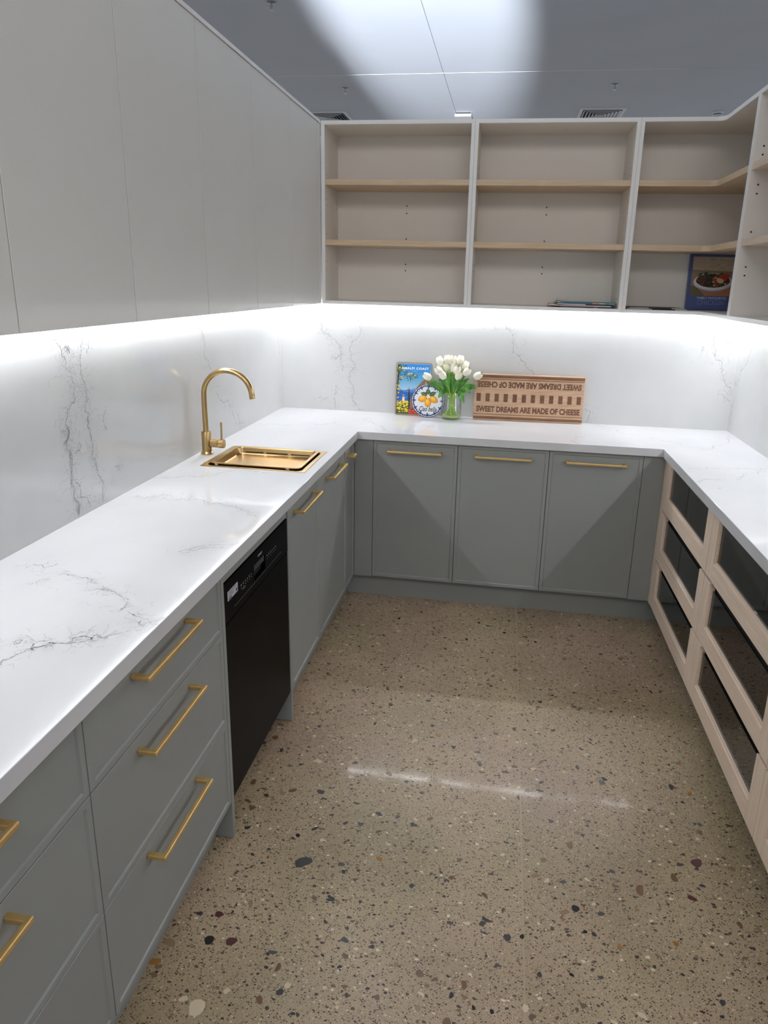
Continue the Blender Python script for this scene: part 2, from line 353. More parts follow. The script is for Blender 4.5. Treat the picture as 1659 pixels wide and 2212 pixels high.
VEINS = {
 'left': [
  [(-1.915,1.454),(-1.895,1.432),(-1.884,1.419),(-1.872,1.397),(-1.862,1.381),(-1.86,1.367),(-1.853,1.341),(-1.841,1.327),(-1.838,1.304),(-1.834,1.285),(-1.841,1.268),(-1.84,1.245),(-1.871,1.232),(-1.877,1.215),(-1.889,1.195),(-1.876,1.17),(-1.882,1.151),(-1.901,1.14)],
  [(-1.763,1.429),(-1.777,1.413),(-1.792,1.378),(-1.795,1.341),(-1.794,1.313),(-1.782,1.292),(-1.78,1.267),(-1.771,1.247),(-1.792,1.229),(-1.794,1.21),(-1.778,1.205),(-1.788,1.182),(-1.79,1.165)],
  [(-1.735,1.432),(-1.746,1.418),(-1.761,1.382)],
  [(-1.823,1.453),(-1.818,1.441)],
  [(-1.841,1.411),(-1.847,1.404),(-1.841,1.397),(-1.838,1.388)],
  [(-1.689,1.209),(-1.708,1.176),(-1.702,1.13)],
  [(-1.876,1.171),(-1.882,1.151),(-1.896,1.143),(-1.907,1.138),(-1.886,1.113),(-1.889,1.097),(-1.876,1.084),(-1.881,1.065),(-1.885,1.028),(-1.895,1.014),(-1.884,0.986),(-1.883,0.958),(-1.862,0.94),(-1.872,0.922),(-1.873,0.91)],
  [(-1.886,1.023),(-1.862,1.007),(-1.857,0.988),(-1.83,0.951),(-1.817,0.927),(-1.82,0.91)],
  [(-1.784,1.188),(-1.792,1.167),(-1.779,1.127),(-1.775,1.1),(-1.782,1.066),(-1.765,1.04),(-1.765,1.011),(-1.747,0.982),(-1.746,0.95),(-1.753,0.909)],
  [(-1.863,1.099),(-1.838,1.102),(-1.831,1.114)],
  [(-1.67,1.005),(-1.649,0.991),(-1.647,0.983)],
  [(-1.035,1.452),(-0.988,1.402),(-0.961,1.328),(-0.975,1.289),(-0.916,1.229)],
  [(-0.887,1.144),(-0.77,1.072),(-0.712,0.998),(-0.625,0.933),(-0.579,0.904)],
  [(-0.666,0.989),(-0.639,0.908)],
  [(-0.071,1.437),(-0.046,1.341),(-0.041,1.202)],
 ],
 'back': [
  [(0.145,1.469),(0.198,1.424),(0.222,1.385),(0.23,1.342),(0.247,1.323),(0.276,1.32),(0.317,1.29),(0.337,1.239),(0.349,1.204),(0.354,1.152),(0.349,1.123)],
  [(0.312,1.04),(0.307,0.974),(0.307,0.932),(0.311,0.903)],
  [(0.43,1.458),(0.427,1.419),(0.447,1.369),(0.449,1.323),(0.419,1.29),(0.391,1.241),(0.399,1.198),(0.424,1.151),(0.407,1.13),(0.391,1.105),(0.389,1.064),(0.408,1.044),(0.416,0.992),(0.421,0.946),(0.459,0.907)],
  [(0.291,1.201),(0.32,1.195),(0.341,1.219)],
  [(0.21,0.965),(0.244,0.958),(0.269,0.97)],
  [(1.227,1.466),(1.231,1.405),(1.261,1.371),(1.275,1.333),(1.283,1.267),(1.324,1.228),(1.362,1.181),(1.4,1.147)],
  [(1.176,1.408),(1.177,1.386),(1.191,1.378)],
  [(1.681,0.98),(1.71,0.954),(1.705,0.917),(1.688,0.907)],
  [(2.242,1.471),(2.248,1.428),(2.274,1.423),(2.28,1.4),(2.281,1.373),(2.289,1.332),(2.3,1.297),(2.321,1.265),(2.342,1.236),(2.348,1.192),(2.364,1.159),(2.404,1.122),(2.405,1.094)],
  [(2.28,1.379),(2.304,1.406),(2.319,1.384),(2.337,1.375)],
  [(2.23,1.33),(2.242,1.325),(2.233,1.307)],
  [(2.334,1.413),(2.352,1.423),(2.353,1.44)],
  [(2.342,1.358),(2.385,1.351)],
  [(2.36,1.089),(2.385,1.072),(2.405,1.055)],
 ],
 'right': [
  [(-0.262,1.433),(-0.237,1.405),(-0.235,1.375)],
  [(-0.184,1.351),(-0.148,1.305),(-0.121,1.257),(-0.059,1.223),(-0.06,1.164),(0.006,1.13)],
  [(0.007,1.063),(-0.022,1.022),(-0.018,0.981),(0.017,0.953)],
 ],
 'top': [
  [(1.718,0.001),(1.783,-0.085),(1.847,-0.198),(1.928,-0.253),(2.016,-0.318),(2.081,-0.358),(2.133,-0.439),(2.18,-0.484),(2.225,-0.429),(2.355,-0.23),(2.421,-0.078)],
  [(2.01,-0.84),(2.094,-0.799),(2.169,-0.812),(2.26,-0.769),(2.347,-0.758)],
  [(2.002,-1.032),(2.033,-0.989),(2.109,-0.98),(2.211,-0.89),(2.331,-0.803)],
  [(1.553,-0.547),(1.602,-0.411),(1.657,-0.309)],
  [(2.048,-1.107),(2.065,-1.095)],
  [(-0.008,-1.451),(0.03,-1.429),(0.078,-1.431),(0.116,-1.389),(0.169,-1.376),(0.211,-1.357),(0.234,-1.299),(0.286,-1.279),(0.328,-1.283),(0.39,-1.289)],
  [(0.045,-1.674),(0.092,-1.661),(0.119,-1.647),(0.131,-1.616),(0.156,-1.616)],
  [(0.147,-1.646),(0.196,-1.659),(0.23,-1.648),(0.289,-1.64),(0.315,-1.665),(0.361,-1.66),(0.408,-1.675),(0.466,-1.711),(0.511,-1.748)],
  [(0.409,-2.053),(0.435,-2.037),(0.46,-2.004),(0.471,-1.991),(0.512,-1.985),(0.544,-1.956)],
  [(0.434,-2.058),(0.455,-2.019),(0.524,-2.005)],
  [(0.342,-2.614),(0.345,-2.581),(0.352,-2.561),(0.372,-2.541),(0.388,-2.526),(0.416,-2.518),(0.448,-2.5),(0.472,-2.491),(0.482,-2.476),(0.503,-2.458),(0.523,-2.429),(0.532,-2.413),(0.551,-2.382)],
  [(0.459,-2.377),(0.475,-2.389),(0.505,-2.401),(0.528,-2.411),(0.554,-2.419)],
  [(0.317,-2.307),(0.349,-2.295),(0.38,-2.3),(0.408,-2.318),(0.433,-2.34),(0.439,-2.374)],
  [(0.198,-2.243),(0.243,-2.24),(0.28,-2.251),(0.313,-2.266)],
  [(0.096,-2.225),(0.097,-2.201),(0.139,-2.216),(0.153,-2.185)],
  [(0.161,-2.304),(0.177,-2.279),(0.191,-2.267)],
  [(0.416,-2.517),(0.412,-2.501),(0.43,-2.488),(0.453,-2.497)],
  [(0.307,-2.539),(0.31,-2.53),(0.32,-2.527),(0.323,-2.54),(0.313,-2.544)],
  [(0.047,-0.499),(0.222,-0.451),(0.353,-0.416),(0.39,-0.312)],
  [(0.543,-0.171),(0.647,-0.367),(0.735,-0.515)],
 ],
}
e_ = .0003
ins_top = lambda x, y: (x > .002 and x < W-.002 and y < -.002 and (x < DL-.003 or y > -DB+.003 or x > W-DR+.003)
                        and not (.085 < x < .52 and -1.27 < y < -.92))
obj('vein', vein_mesh(VEINS['top'], lambda a, c: (a, c, H+e_), ins_top, 3, .95), [veinm, veinl], top, kind='stuff', recalc=False)
ins_w = lambda a, z: H+.003 < z < 1.513
obj('vein', vein_mesh(VEINS['left'], lambda a, c: (e_, a, c), lambda y, z: ins_w(y, z) and y < -.002, 5), [veinm, veinl], sp_l, kind='stuff', recalc=False)
obj('vein', vein_mesh(VEINS['back'], lambda a, c: (a, -e_, c), lambda x, z: ins_w(x, z) and .002 < x < W-.002, 9), [veinm, veinl], sp_b, kind='stuff', recalc=False)
obj('vein', vein_mesh(VEINS['right'], lambda a, c: (W-e_, a, c), lambda y, z: ins_w(y, z) and y < -.002, 6), [veinm, veinl], sp_r, kind='stuff', recalc=False)

# ---------------------------------------------------------------- base cabinets
SIDE = {'left': lambda u, z, n: (FL+n, u, z), 'back': lambda u, z, n: (u, -FB-n, z), 'right': lambda u, z, n: (FR-n, u, z)}
def pbox(bm, P, u0, u1, z0, z1, n0, n1, mi=0):
    a, b_ = P(u0, z0, n0), P(u1, z1, n1)
    box(bm, min(a[0], b_[0]), max(a[0], b_[0]), min(a[1], b_[1]), max(a[1], b_[1]), min(a[2], b_[2]), max(a[2], b_[2]), mi)
def uprism(P, pts, z0, z1):
    bm = bm_new(); a = [bm.verts.new(P(u, z0, n)) for u, n in pts]; b_ = [bm.verts.new(P(u, z1, n)) for u, n in pts]
    bm.faces.new(a[::-1]); bm.faces.new(b_)
    for i in range(len(a)): j = (i+1) % len(a); bm.faces.new((a[i], a[j], b_[j], b_[i]))
    return bm
def nprism(P, pts, n0, n1):
    bm = bm_new(); a = [bm.verts.new(P(u, z, n0)) for u, z in pts]; b_ = [bm.verts.new(P(u, z, n1)) for u, z in pts]
    bm.faces.new(a[::-1]); bm.faces.new(b_)
    for i in range(len(a)): j = (i+1) % len(a); bm.faces.new((a[i], a[j], b_[j], b_[i]))
    return bm
def frontbox(P, u0, u1, z0, z1, nf, nb, t=.016):      # box open at the front
    bm = bm_new()
    r = lambda i, n: [bm.verts.new(P(u, z, n)) for u, z in ((u0+i, z0+i), (u1-i, z0+i), (u1-i, z1-i), (u0+i, z1-i))]
    L = [r(0, nb), r(0, nf), r(t, nf), r(t, nb+t)]
    bm.faces.new(L[0]); bm.faces.new(L[-1])
    for a, b_ in zip(L, L[1:]):
        for k in range(4): bm.faces.new((a[k], a[(k+1) % 4], b_[(k+1) % 4], b_[k]))
    return bm
def topbox(P, u0, u1, n0, n1, z0, z1, t=.012):        # box open at the top
    bm = bm_new()
    r = lambda i, z: [bm.verts.new(P(u, z, n)) for u, n in ((u0+i, n0-i), (u1-i, n0-i), (u1-i, n1+i), (u0+i, n1+i))]
    L = [r(0, z0), r(0, z1), r(t, z1), r(t, z0+t)]
    bm.faces.new(L[0]); bm.faces.new(L[-1])
    for a, b_ in zip(L, L[1:]):
        for k in range(4): bm.faces.new((a[k], a[(k+1) % 4], b_[(k+1) % 4], b_[k]))
    return bm
def shaker(P, u0, u1, z0, z1, rim=.015, bev=.003, dep=.004, th=.018):
    bm = bm_new(); g = .0012; u0 += g; u1 -= g; z0 += g; z1 -= g
    def ring(i, n): return [bm.verts.new(P(u, z, n)) for u, z in ((u0+i, z0+i), (u1-i, z0+i), (u1-i, z1-i), (u0+i, z1-i))]
    R_ = [ring(0, -th), ring(0, -.001), ring(.001, 0), ring(rim, 0), ring(rim+bev, -dep)]
    bm.faces.new(R_[0]); bm.faces.new(R_[-1])
    for a, b_ in zip(R_, R_[1:]):
        for k in range(4): bm.faces.new((a[k], a[(k+1) % 4], b_[(k+1) % 4], b_[k]))
    return bm
def handle(P, uc, z, L, parent):
    h = L/2; q = .013    # one piece: two flat posts running into the rounded bar
    un = [(-h, -.004), (-h, .040), (h, .040), (h, -.004), (h-q, -.004), (h-q, .029), (-h+q, .029), (-h+q, -.004)]
    return obj('handle', uprism(P, [(uc+a, b_) for a, b_ in un], z-.0055, z+.0055), brass, parent, bevel=.0026, label='brushed brass bar handle', segs=3)
ZT = H-T-.004
def carcass(P, u0, u1, depth, parent, z0=KZ+.001):
    g = .0006; obj('carcass', topbox(P, u0+g, u1-g, -.0195, -depth, z0, ZT, .016), grey, parent)
def door_cab(side, u0, u1, depth, label, hl, group, cat='cabinet', uc=None, split=None):
    P = SIDE[side]; c = P((u0+u1)/2, 0, -depth/2)
    t = thing('base_cabinet', label, cat, (c[0], c[1], 0), group)
    carcass(P, u0, u1, depth, t)
    if split:
        for a, b_, c_, h_ in split: handle(P, c_, .810, h_, obj('door', shaker(P, a, b_, KZ+.003, ZT), grey, t))
        return
    d = obj('door', shaker(P, u0, u1, KZ+.003, ZT), grey, t)
    handle(P, uc if uc else (u0+u1)/2, .810, hl, d)
dep_b, dep_s = FB-.004, FL-.004
door_cab('back', .6272, 1.0453, dep_b, 'grey base cabinet left of the back row, door beside the dark corner post', .266, 'grey base cabinets')
door_cab('back', 1.0453, 1.4791, dep_b, 'grey base cabinet in the middle of the back row under the cheese board', .268, 'grey base cabinets')
door_cab('back', 1.4791, 1.9099, dep_b, 'grey base cabinet right of the back row, nearest the oak glass drawers', .276, 'grey base cabinets')
door_cab('left', -1.503, -.665, dep_s, 'grey two-door base cabinet under the sink, right of the dishwasher', .248, 'grey base cabinets', split=((-1.503, -1.1376, -1.325, .248), (-1.1376, -.665, -.903, .23)))
door_cab('left', -.665, -.4900, dep_s, 'narrow grey corner cabinet on the left run with its handle in the corner', .05, 'grey base cabinets', uc=-.632)
tag(boxo('corner_post', (FL+.001, .6266, -FB-.0, -FB+.018, KZ+.001, ZT), grey, loc=(.58, -FB, 0)), 'plain grey filler panel in the left inner corner of the back row', 'filler panel')
tag(boxo('corner_post', (1.9105, FR-.0005, -FB-.0, -FB+.018, KZ+.001, ZT), grey, loc=(1.96, -FB, 0)), 'plain grey filler panel in the right inner corner beside the oak drawers', 'filler panel')
tag(boxo('end_panel', (.02, FL, -1.5205, -1.5035, .003, ZT), grey, loc=(.28, -1.512, 0)), 'grey end panel down to the floor on the far side of the dishwasher', 'panel')
tag(boxo('end_panel', (.02, FL, -2.0705, -2.0535, .003, ZT), grey, loc=(.28, -2.062, 0)), 'grey end panel down to the floor between the drawers and the dishwasher', 'panel')
tag(boxo('filler_rail', (FL-.03, FL-.004, -2.0525, -1.5215, .8165, ZT), grey, loc=(FL, -1.79, .81)), 'slim grey rail between the dishwasher and the worktop above it', 'rail')

def drawer_unit(y0, y1, label):
    P = SIDE['left']; t = thing('drawer_unit', label, 'drawers', (FL/2, (y0+y1)/2, 0), 'grey three-drawer units')
    carcass(P, y0, y1, dep_s, t)
    for z0, z1, hz in ((.6813, ZT, .822), (.4035, .6813, .644), (KZ+.003, .4035, .373)):
        d = obj('drawer_front', shaker(P, y0, y1, z0, z1), grey, t)
        handle(P, (y0+y1)/2-.012, hz, .245, d)
drawer_unit(-2.660, -2.0715, 'grey three-drawer unit next to the black dishwasher')
drawer_unit(YN+.001, -2.660, 'grey three-drawer unit nearest the camera at the lower left')

# ---------------------------------------------------------------- oak and smoked glass drawers on the right
def glass_unit(y0, y1, label):
    P = SIDE['right']; t = thing('glass_drawer_unit', label, 'drawers', (FR+.2, (y0+y1)/2, 0), 'oak framed smoked glass drawers')
    g = .0006; zb = KZ+.001
    obj('carcass', frontbox(P, y0+g, y1-g, zb, ZT, -.0225, -.39), darkin, t)
    for z0, z1 in ((.6155, ZT), (.3690, .6155), (KZ+.003, .3690)):
        a, b_ = y0+.0012, y1-.0012; zb_, zt = z0+.0015, z1-(.0015 if z1 > .8 else .010); s = .066; r = .066
        d = obj('drawer', topbox(P, y0+.022, y1-.022, -.052, -.36, z0+.022, z1-.09), darkin, t)
        for u0, u1 in ((a, a+s), (b_-s, b_)):
            bm = bm_new(); pbox(bm, P, u0, u1, zb_, zt, -.020, 0); obj('stile', bm, oakz, d, bevel=.0012)
        bm = bm_new(); pbox(bm, P, a+s+.0002, b_-s-.0002, zb_, zb_+r, -.020, 0); obj('bottom_rail', bm, oaky, d, bevel=.0012)
        k = .007; q0, q1 = a+s+.0002, b_-s-.0002; zr = zb_+r+.0002     # stepped glazing bead
        obj('glazing_bead', nprism(P, [(q0, zr), (q1, zr), (q1, zt-.012), (q1-k, zt-.012), (q1-k, zr+k), (q0+k, zr+k), (q0+k, zt-.012), (q0, zt-.012)], -.018, -.005), oaky, d)
        bm = bm_new(); pbox(bm, P, q0+k+.0002, q1-k-.0002, zr+k+.0002, zt-.022, -.015, -.011); obj('glass_pane', bm, tinted, d)
        bm = bm_new(); pbox(bm, P, y0+.02, y1-.02, z1-.040, z1+(.008 if z1 < .8 else -.018), -.0215, -.045); obj('finger_channel', bm, black, d)
glass_unit(-1.2357, -.525, 'oak-framed smoked glass drawer stack at the far right corner')
glass_unit(-1.940, -1.2357, 'oak-framed smoked glass drawer stack in the middle of the right side')
glass_unit(-2.645, -1.940, 'oak-framed smoked glass drawer stack nearest the camera at the right edge')
tag(boxo('end_panel', (FR, FR+.018, -.5245, -.4900, KZ+.001, ZT), oakz, loc=(FR, -.5, 0)), 'narrow oak filler strip where the glass drawers meet the grey corner', 'panel')

# ---------------------------------------------------------------- dishwasher
P = SIDE['left']; dw = thing('dishwasher', 'black built-in dishwasher between grey panels under the left worktop', 'dishwasher', (FL/2, -1.787, 0))
dy0, dy1 = -2.0505, -1.5235
bm = bm_new(); pbox(bm, P, dy0, dy1, .128, .690, -.03, -.002); obj('door', bm, blackm, dw, bevel=.003)
bm = bm_new(); pbox(bm, P, dy0+.003, dy1-.003, .10, .808, -.50, -.031); obj('body', bm, black, dw)
bm = bm_new(); pbox(bm, P, dy0+.01, dy1-.01, .004, .099, -.40, -.08); obj('plinth', bm, black, dw)
cp = None
bm = bm_new()
_r = lambda a, b_, c_, d_, n_: [bm.verts.new(P(u, z, n_)) for u, z in ((a, c_), (b_, c_), (b_, d_), (a, d_))]
L = [_r(-1.832, -1.738, .722, .7725, -.030), _r(-1.832, -1.738, .722, .7725, -.002), _r(dy0, dy1, .6925, .812, -.002), _r(dy0, dy1, .6925, .812, -.030)]
for a, b_ in zip(L, L[1:]+L[:1]):
    for k in range(4): bm.faces.new((a[k], a[(k+1) % 4], b_[(k+1) % 4], b_[k]))
cp = obj('control_panel', bm, blackm, dw)
bm = bm_new(); pbox(bm, P, -1.831, -1.739, .722, .7725, -.030, -.016); obj('handle_recess', bm, black, cp)
bm = bm_new(); pbox(bm, P, -1.829, -1.741, .7520, .7715, -.0155, -.004); obj('display', bm, mat('dim_display', srgb(58, 60, 64), .2), cp)
bm = bm_new(); pbox(bm, P, -1.985, -1.585, .7160, .7172, -.002, -.0012); obj('trim_line', bm, mat('dull_steel', srgb(70, 70, 74), .3), cp)
stick = bm_new(); pbox(stick, P, -2.027, -1.958, .7525, .7800, -.002, -.0012); st = obj('rating_label', stick, mat('label_paper', srgb(186, 186, 196), .5), cp, label='small white printed rating label')
ink = mat('label_ink', srgb(60, 60, 72), .6)
bm = bm_new()
for k in range(5): pbox(bm, P, -2.022, -1.985+rnd.uniform(-.01, .02), .7765-k*.0035, .7775-k*.0035, -.0012, -.0010)
pbox(bm, P, -2.022, -2.000, .7545, .7590, -.0012, -.0010); pbox(bm, P, -1.972, -1.962, .757, .765, -.0012, -.0010)
obj('label_print', bm, ink, cp, kind='stuff')
print_m = mat('panel_print', srgb(190, 192, 198), .5)
bm = bm_new()
for k in range(6):
    y = -1.934+k*.0155; pbox(bm, P, y, y+.0028, .7545, .7545+rnd.uniform(.003, .0055), -.002, -.0016); pbox(bm, P, y+.001, y+.0035, .7470, .7490, -.002, -.0016)
    y = -1.722+k*.0155; pbox(bm, P, y, y+.0028, .7560, .7560+rnd.uniform(.003, .0055), -.002, -.0016); pbox(bm, P, y+.001, y+.0035, .7470, .7485, -.002, -.0016)
pbox(bm, P, -1.925, -1.90, .7395, .7405, -.002, -.0016)
obj('button_print', bm, print_m, cp, kind='stuff')

_fonts = {}
def text_mesh(s, width, height, extr=.0003, bold=0.0, shear=0, align='CENTER', spacing=1.0):
    """Lettering as a bmesh in its own x (right) / y (up) plane, scaled to width x height, centred on 0,0."""
    cu = bpy.data.curves.new('t', 'FONT'); cu.body = s; cu.extrude = 0; cu.offset = bold; cu.shear = shear; cu.space_character = spacing
    cu.resolution_u = 3
    o = bpy.data.objects.new('t', cu); col.objects.link(o)
    dg = bpy.context.evaluated_depsgraph_get(); me = bpy.data.meshes.new_from_object(o.evaluated_get(dg))
    bpy.data.objects.remove(o)
    bm = bm_new(); bm.from_mesh(me); bpy.data.meshes.remove(me)
    xs = [v.co.x for v in bm.verts]; ys = [v.co.y for v in bm.verts]
    cx, cy = (min(xs)+max(xs))/2, (min(ys)+max(ys))/2; sx, sy = width/(max(xs)-min(xs)), height/(max(ys)-min(ys))
    for v in bm.verts: v.co = Vector(((v.co.x-cx)*sx, (v.co.y-cy)*sy, 0))
    return bm
bm = text_mesh('smeg', .036, .009, bold=.02)
for v in bm.verts: v.co = Vector(P(-1.781+v.co.x, .7885+v.co.y, -.0015))
obj('brand_lettering', bm, print_m, cp, kind='stuff', recalc=False)

# ---------------------------------------------------------------- sink and tap
FX0, FX1, FY0, FY1 = .092, .514, -1.259, -.930
def rrect(x0, x1, y0, y1, r, n=6):
    o = []
    for cx, cy, a0 in ((x1-r, y1-r, 0), (x0+r, y1-r, 90), (x0+r, y0+r, 180), (x1-r, y0+r, 270)):
        for k in range(n+1): a = R(a0+90*k/n); o.append((cx+r*math.cos(a), cy+r*math.sin(a)))
    return o
def loft(bm, loops, close_last=True, mi=0, smooth=False):
    L = [[bm.verts.new((x, y, z)) for x, y in pts] for pts, z in loops]
    for a, b_ in zip(L, L[1:]):
        for k in range(len(a)):
            f = bm.faces.new((a[k], a[(k+1) % len(a)], b_[(k+1) % len(b_)], b_[k])); f.material_index = mi; f.smooth = smooth
    if close_last: bm.faces.new(L[-1])
sink = thing('sink', 'square bronze gold sink set flush in the white worktop beside the tap', 'sink', (.303, -1.094, H))
bm = bm_new(); n_ = 6
loft(bm, [(rrect(FX0, FX1, FY0, FY1, .004), H+.0002), (rrect(FX0, FX1, FY0, FY1, .004), H+.0015), (rrect(SX0+.004, SX1-.004, SY0+.004, SY1-.004, .02), H+.0012), (rrect(SX0+.006, SX1-.006, SY0+.006, SY1-.006, .02), H-.004)], False)
obj('flange', bm, bronze, sink, recalc=False)
bm = bm_new()
loft(bm, [(rrect(SX0+.006, SX1-.006, SY0+.006, SY1-.006, .02), H-.004), (rrect(SX0+.008, SX1-.008, SY0+.008, SY1-.008, .02), H-.16), (rrect(SX0+.03, SX1-.03, SY0+.03, SY1-.03, .02), H-.18)])
obj('bowl', bm, mat('dark_bronze', srgb(92, 70, 42), .35, .9), sink, recalc=False)
tray = thing('drain_tray', 'shallow bronze drainer tray with slots resting inside the sink', 'tray', (.303, -1.094, H))
a, b_, c_, d_ = SX0+.012, SX1-.010, SY0+.012, SY1-.012
bm = bm_new()
loft(bm, [(rrect(a, b_, c_, d_, .022), H+.0060), (rrect(a, b_, c_, d_, .022), H+.0095), (rrect(a+.0115, b_-.0115, c_+.0115, d_-.0115, .018), H+.0095), (rrect(a+.013, b_-.013, c_+.013, d_-.013, .018), H+.006)], False)
tr = obj('rim', bm, bronze, tray, recalc=False)
bm = bm_new()
loft(bm, [(rrect(a, b_, c_, d_, .022), H+.0060), (rrect(a+.013, b_-.013, c_+.013, d_-.013, .018), H+.006), (rrect(a+.018, b_-.018, c_+.018, d_-.018, .016), H-.017), (rrect(a+.022, b_-.022, c_+.022, d_-.022, .014), H-.020)])
obj('basin', bm, bronze, tray, recalc=False)
yb = d_-.0185; pale_rubber = mat('pale_rubber', srgb(190, 186, 176), .6)
for x0, x1 in ((.165, .245), (.258, .352), (.368, .450)): boxo('drain_slot', (x0, x1, yb-.0030, yb-.0010, H-.0125, H-.0085), black, tray)
for x, y in ((.15, c_), (.44, c_), (.16, d_), (.42, d_)): boxo('rubber_foot', (x-.006, x+.006, y-.0012, y+.0012, H+.0014, H+.0058), pale_rubber, tray)

TX, TY = .041, -1.080
tap = thing('kitchen_tap', 'tall brass gooseneck mixer tap standing on the worktop behind the sink', 'tap', (TX, TY, H))
bm = bm_new(); lathe(bm, [(.0245, .0003), (.0255, .002), (.0255, .006), (.0215, .009), (.0195, .012)], (TX, TY, H)); obj('base_ring', bm, tapm, tap)
bm = bm_new(); lathe(bm, [(.0195, .0121), (.0195, .094), (.0185, .096), (.0125, .0965)], (TX, TY, H)); obj('body', bm, tapm, tap)
pts = [(TX, TY, H+.0966), (TX-.001, TY, H+.20), (TX-.001, TY, 1.148)]
rc = .1025; cx = TX-.001+rc
for k in range(1, 25):
    a = R(180-k*175/24); pts.append((cx+rc*math.cos(a), TY, 1.148+rc*math.sin(a)))
bm = bm_new(); tube(bm, pts, .0112, 20); spt = obj('spout', bm, tapm, tap)
e = Vector(pts[-1]); dv = (e-Vector(pts[-2])).normalized()
bm = bm_new(); cyl(bm, e+dv*.0003, e+dv*.016, .0118, .0118, 24); obj('aerator', bm, tapm, spt, bevel=.0008)
zl = .947
bm = bm_new(); cyl(bm, (TX+.0198, TY, zl), (TX+.052, TY, zl), .0175, n=28); obj('cartridge_housing', bm, tapm, tap, bevel=.0008)
bm = bm_new(); cyl(bm, (TX+.053, TY, zl), (TX+.076, TY, zl), .0183, n=28); lv = obj('lever_hub', bm, tapm, tap, bevel=.0012)
bm = bm_new(); cyl(bm, (TX+.066, TY, zl+.0188), (TX+.067, TY, zl+.090), .0042, n=14); obj('lever', bm, tapm, lv, bevel=.0006)

# ---------------------------------------------------------------- tall overhead cabinets on the left
ys = [-.362, -.757, -1.175, -1.594, -2.010, -2.426, -2.845, YN+.001]
where = ['at the far end beside the open shelves', 'second from the open shelves', 'third from the open shelves above the sink', 'fourth from the open shelves',
         'fifth from the open shelves above the dishwasher', 'at the left edge of the photo', 'nearest the camera beyond the left edge']
for i, (y1, y0) in enumerate(zip(ys, ys[1:])):
    if i == 1: boxo('filler_panel', (OL-.014, OL, -.3608, -.3115, OB+.001, OT-.0145), offwhite, t)
    t = thing('wall_cabinet', 'tall plain pale grey overhead cabinet, '+where[i], 'cabinet', (.15, (y0+y1)/2, OB), 'tall handleless overhead cabinets')
    boxo('carcass', (.001, OL-.024, y0+.0006, y1-.0006, OB+.020, OT-.013), offwhite, t)
    boxo('door', (OL-.018, OL, y0+.0017, y1-.0017, OB+.001, OT-.014), offwhite, t, bevel=.0008)
tag(boxo('capping_strip', (.001, OL+.003, YN+.001, -.3125, OT-.0120, OT), white, loc=(.15, -1.8, OT)), 'thin white capping strip along the top of the left overhead cabinets', 'trim')

# ---------------------------------------------------------------- open shelf units
hole = mat('shelf_pin_hole', srgb(14, 12, 10), .7)
BKY = -.052
S1, S2 = (2.051, 2.076), (1.777, 1.802)
def pin(bm, c, ax, r=.0034):
    v = Vector(c); d = Vector(ax); cyl(bm, v-d*.0004, v+d*.0012, r, n=8)
def open_unit(x0, x1, label, px):
    t = thing('open_shelf_unit', label, 'shelf unit', ((x0+x1)/2, -OD/2, OB), 'open wall shelf units')
    p = .0158
    boxo('side_panel', (x0, x0+p, -OD, -.018, OB, OT-.017), white, t); boxo('side_panel', (x1-p, x1, -OD, -.018, OB, OT-.017), white, t)
    boxo('bottom_panel', (x0+p, x1-p, -OD, -.018, OB, OB+.016), white, t); boxo('top_panel', (x0, x1, -OD, -.018, OT-.0168, OT), white, t)
    boxo('back_panel', (x0+p, x1-p, BKY, -.018, OB+.0162, OT-.017), inner, t)
    boxo('warm_tint_face', (x0+p, x0+p+.0006, -OD+.001, BKY, OB+.0165, OT-.0178), inner, t)     # thin sheets with warm light in their colour, behind the white front edge
    boxo('warm_tint_face', (x1-p-.0006, x1-p, -OD+.001, BKY, OB+.0165, OT-.0178), inner, t)
    boxo('warm_tint_face', (x0+p, x1-p, -OD+.001, BKY, OT-.0177, OT-.0172), inner, t)
    for z0, z1 in (S1, S2): boxo('shelf', (x0+p+.0015, x1-p-.0015, -OD+.004, BKY-.001, z0, z1), oakx, t, bevel=.0006)
    bm = bm_new()
    for z in (2.110, 1.985, 1.950, 1.825, 1.700, 1.668): pin(bm, (px, BKY, z), (0, -1, 0))
    for z in (2.13, 2.10, 1.99, 1.96, 1.83, 1.70, 1.67):
        for y in (-OD+.03, -.09): pin(bm, (x0+p+.0006, y, z), (1, 0, 0), .0017); pin(bm, (x1-p-.0006, y, z), (-1, 0, 0), .0017)
    obj('pin_hole', bm, hole, t, kind='stuff')
ou = open_unit(.3240, 1.0437, 'open white wall unit at the left of the back wall, two oak shelves, empty', .700)
open_unit(1.0445, 1.7667, 'open white wall unit in the middle of the back wall holding magazines at its right', 1.400)

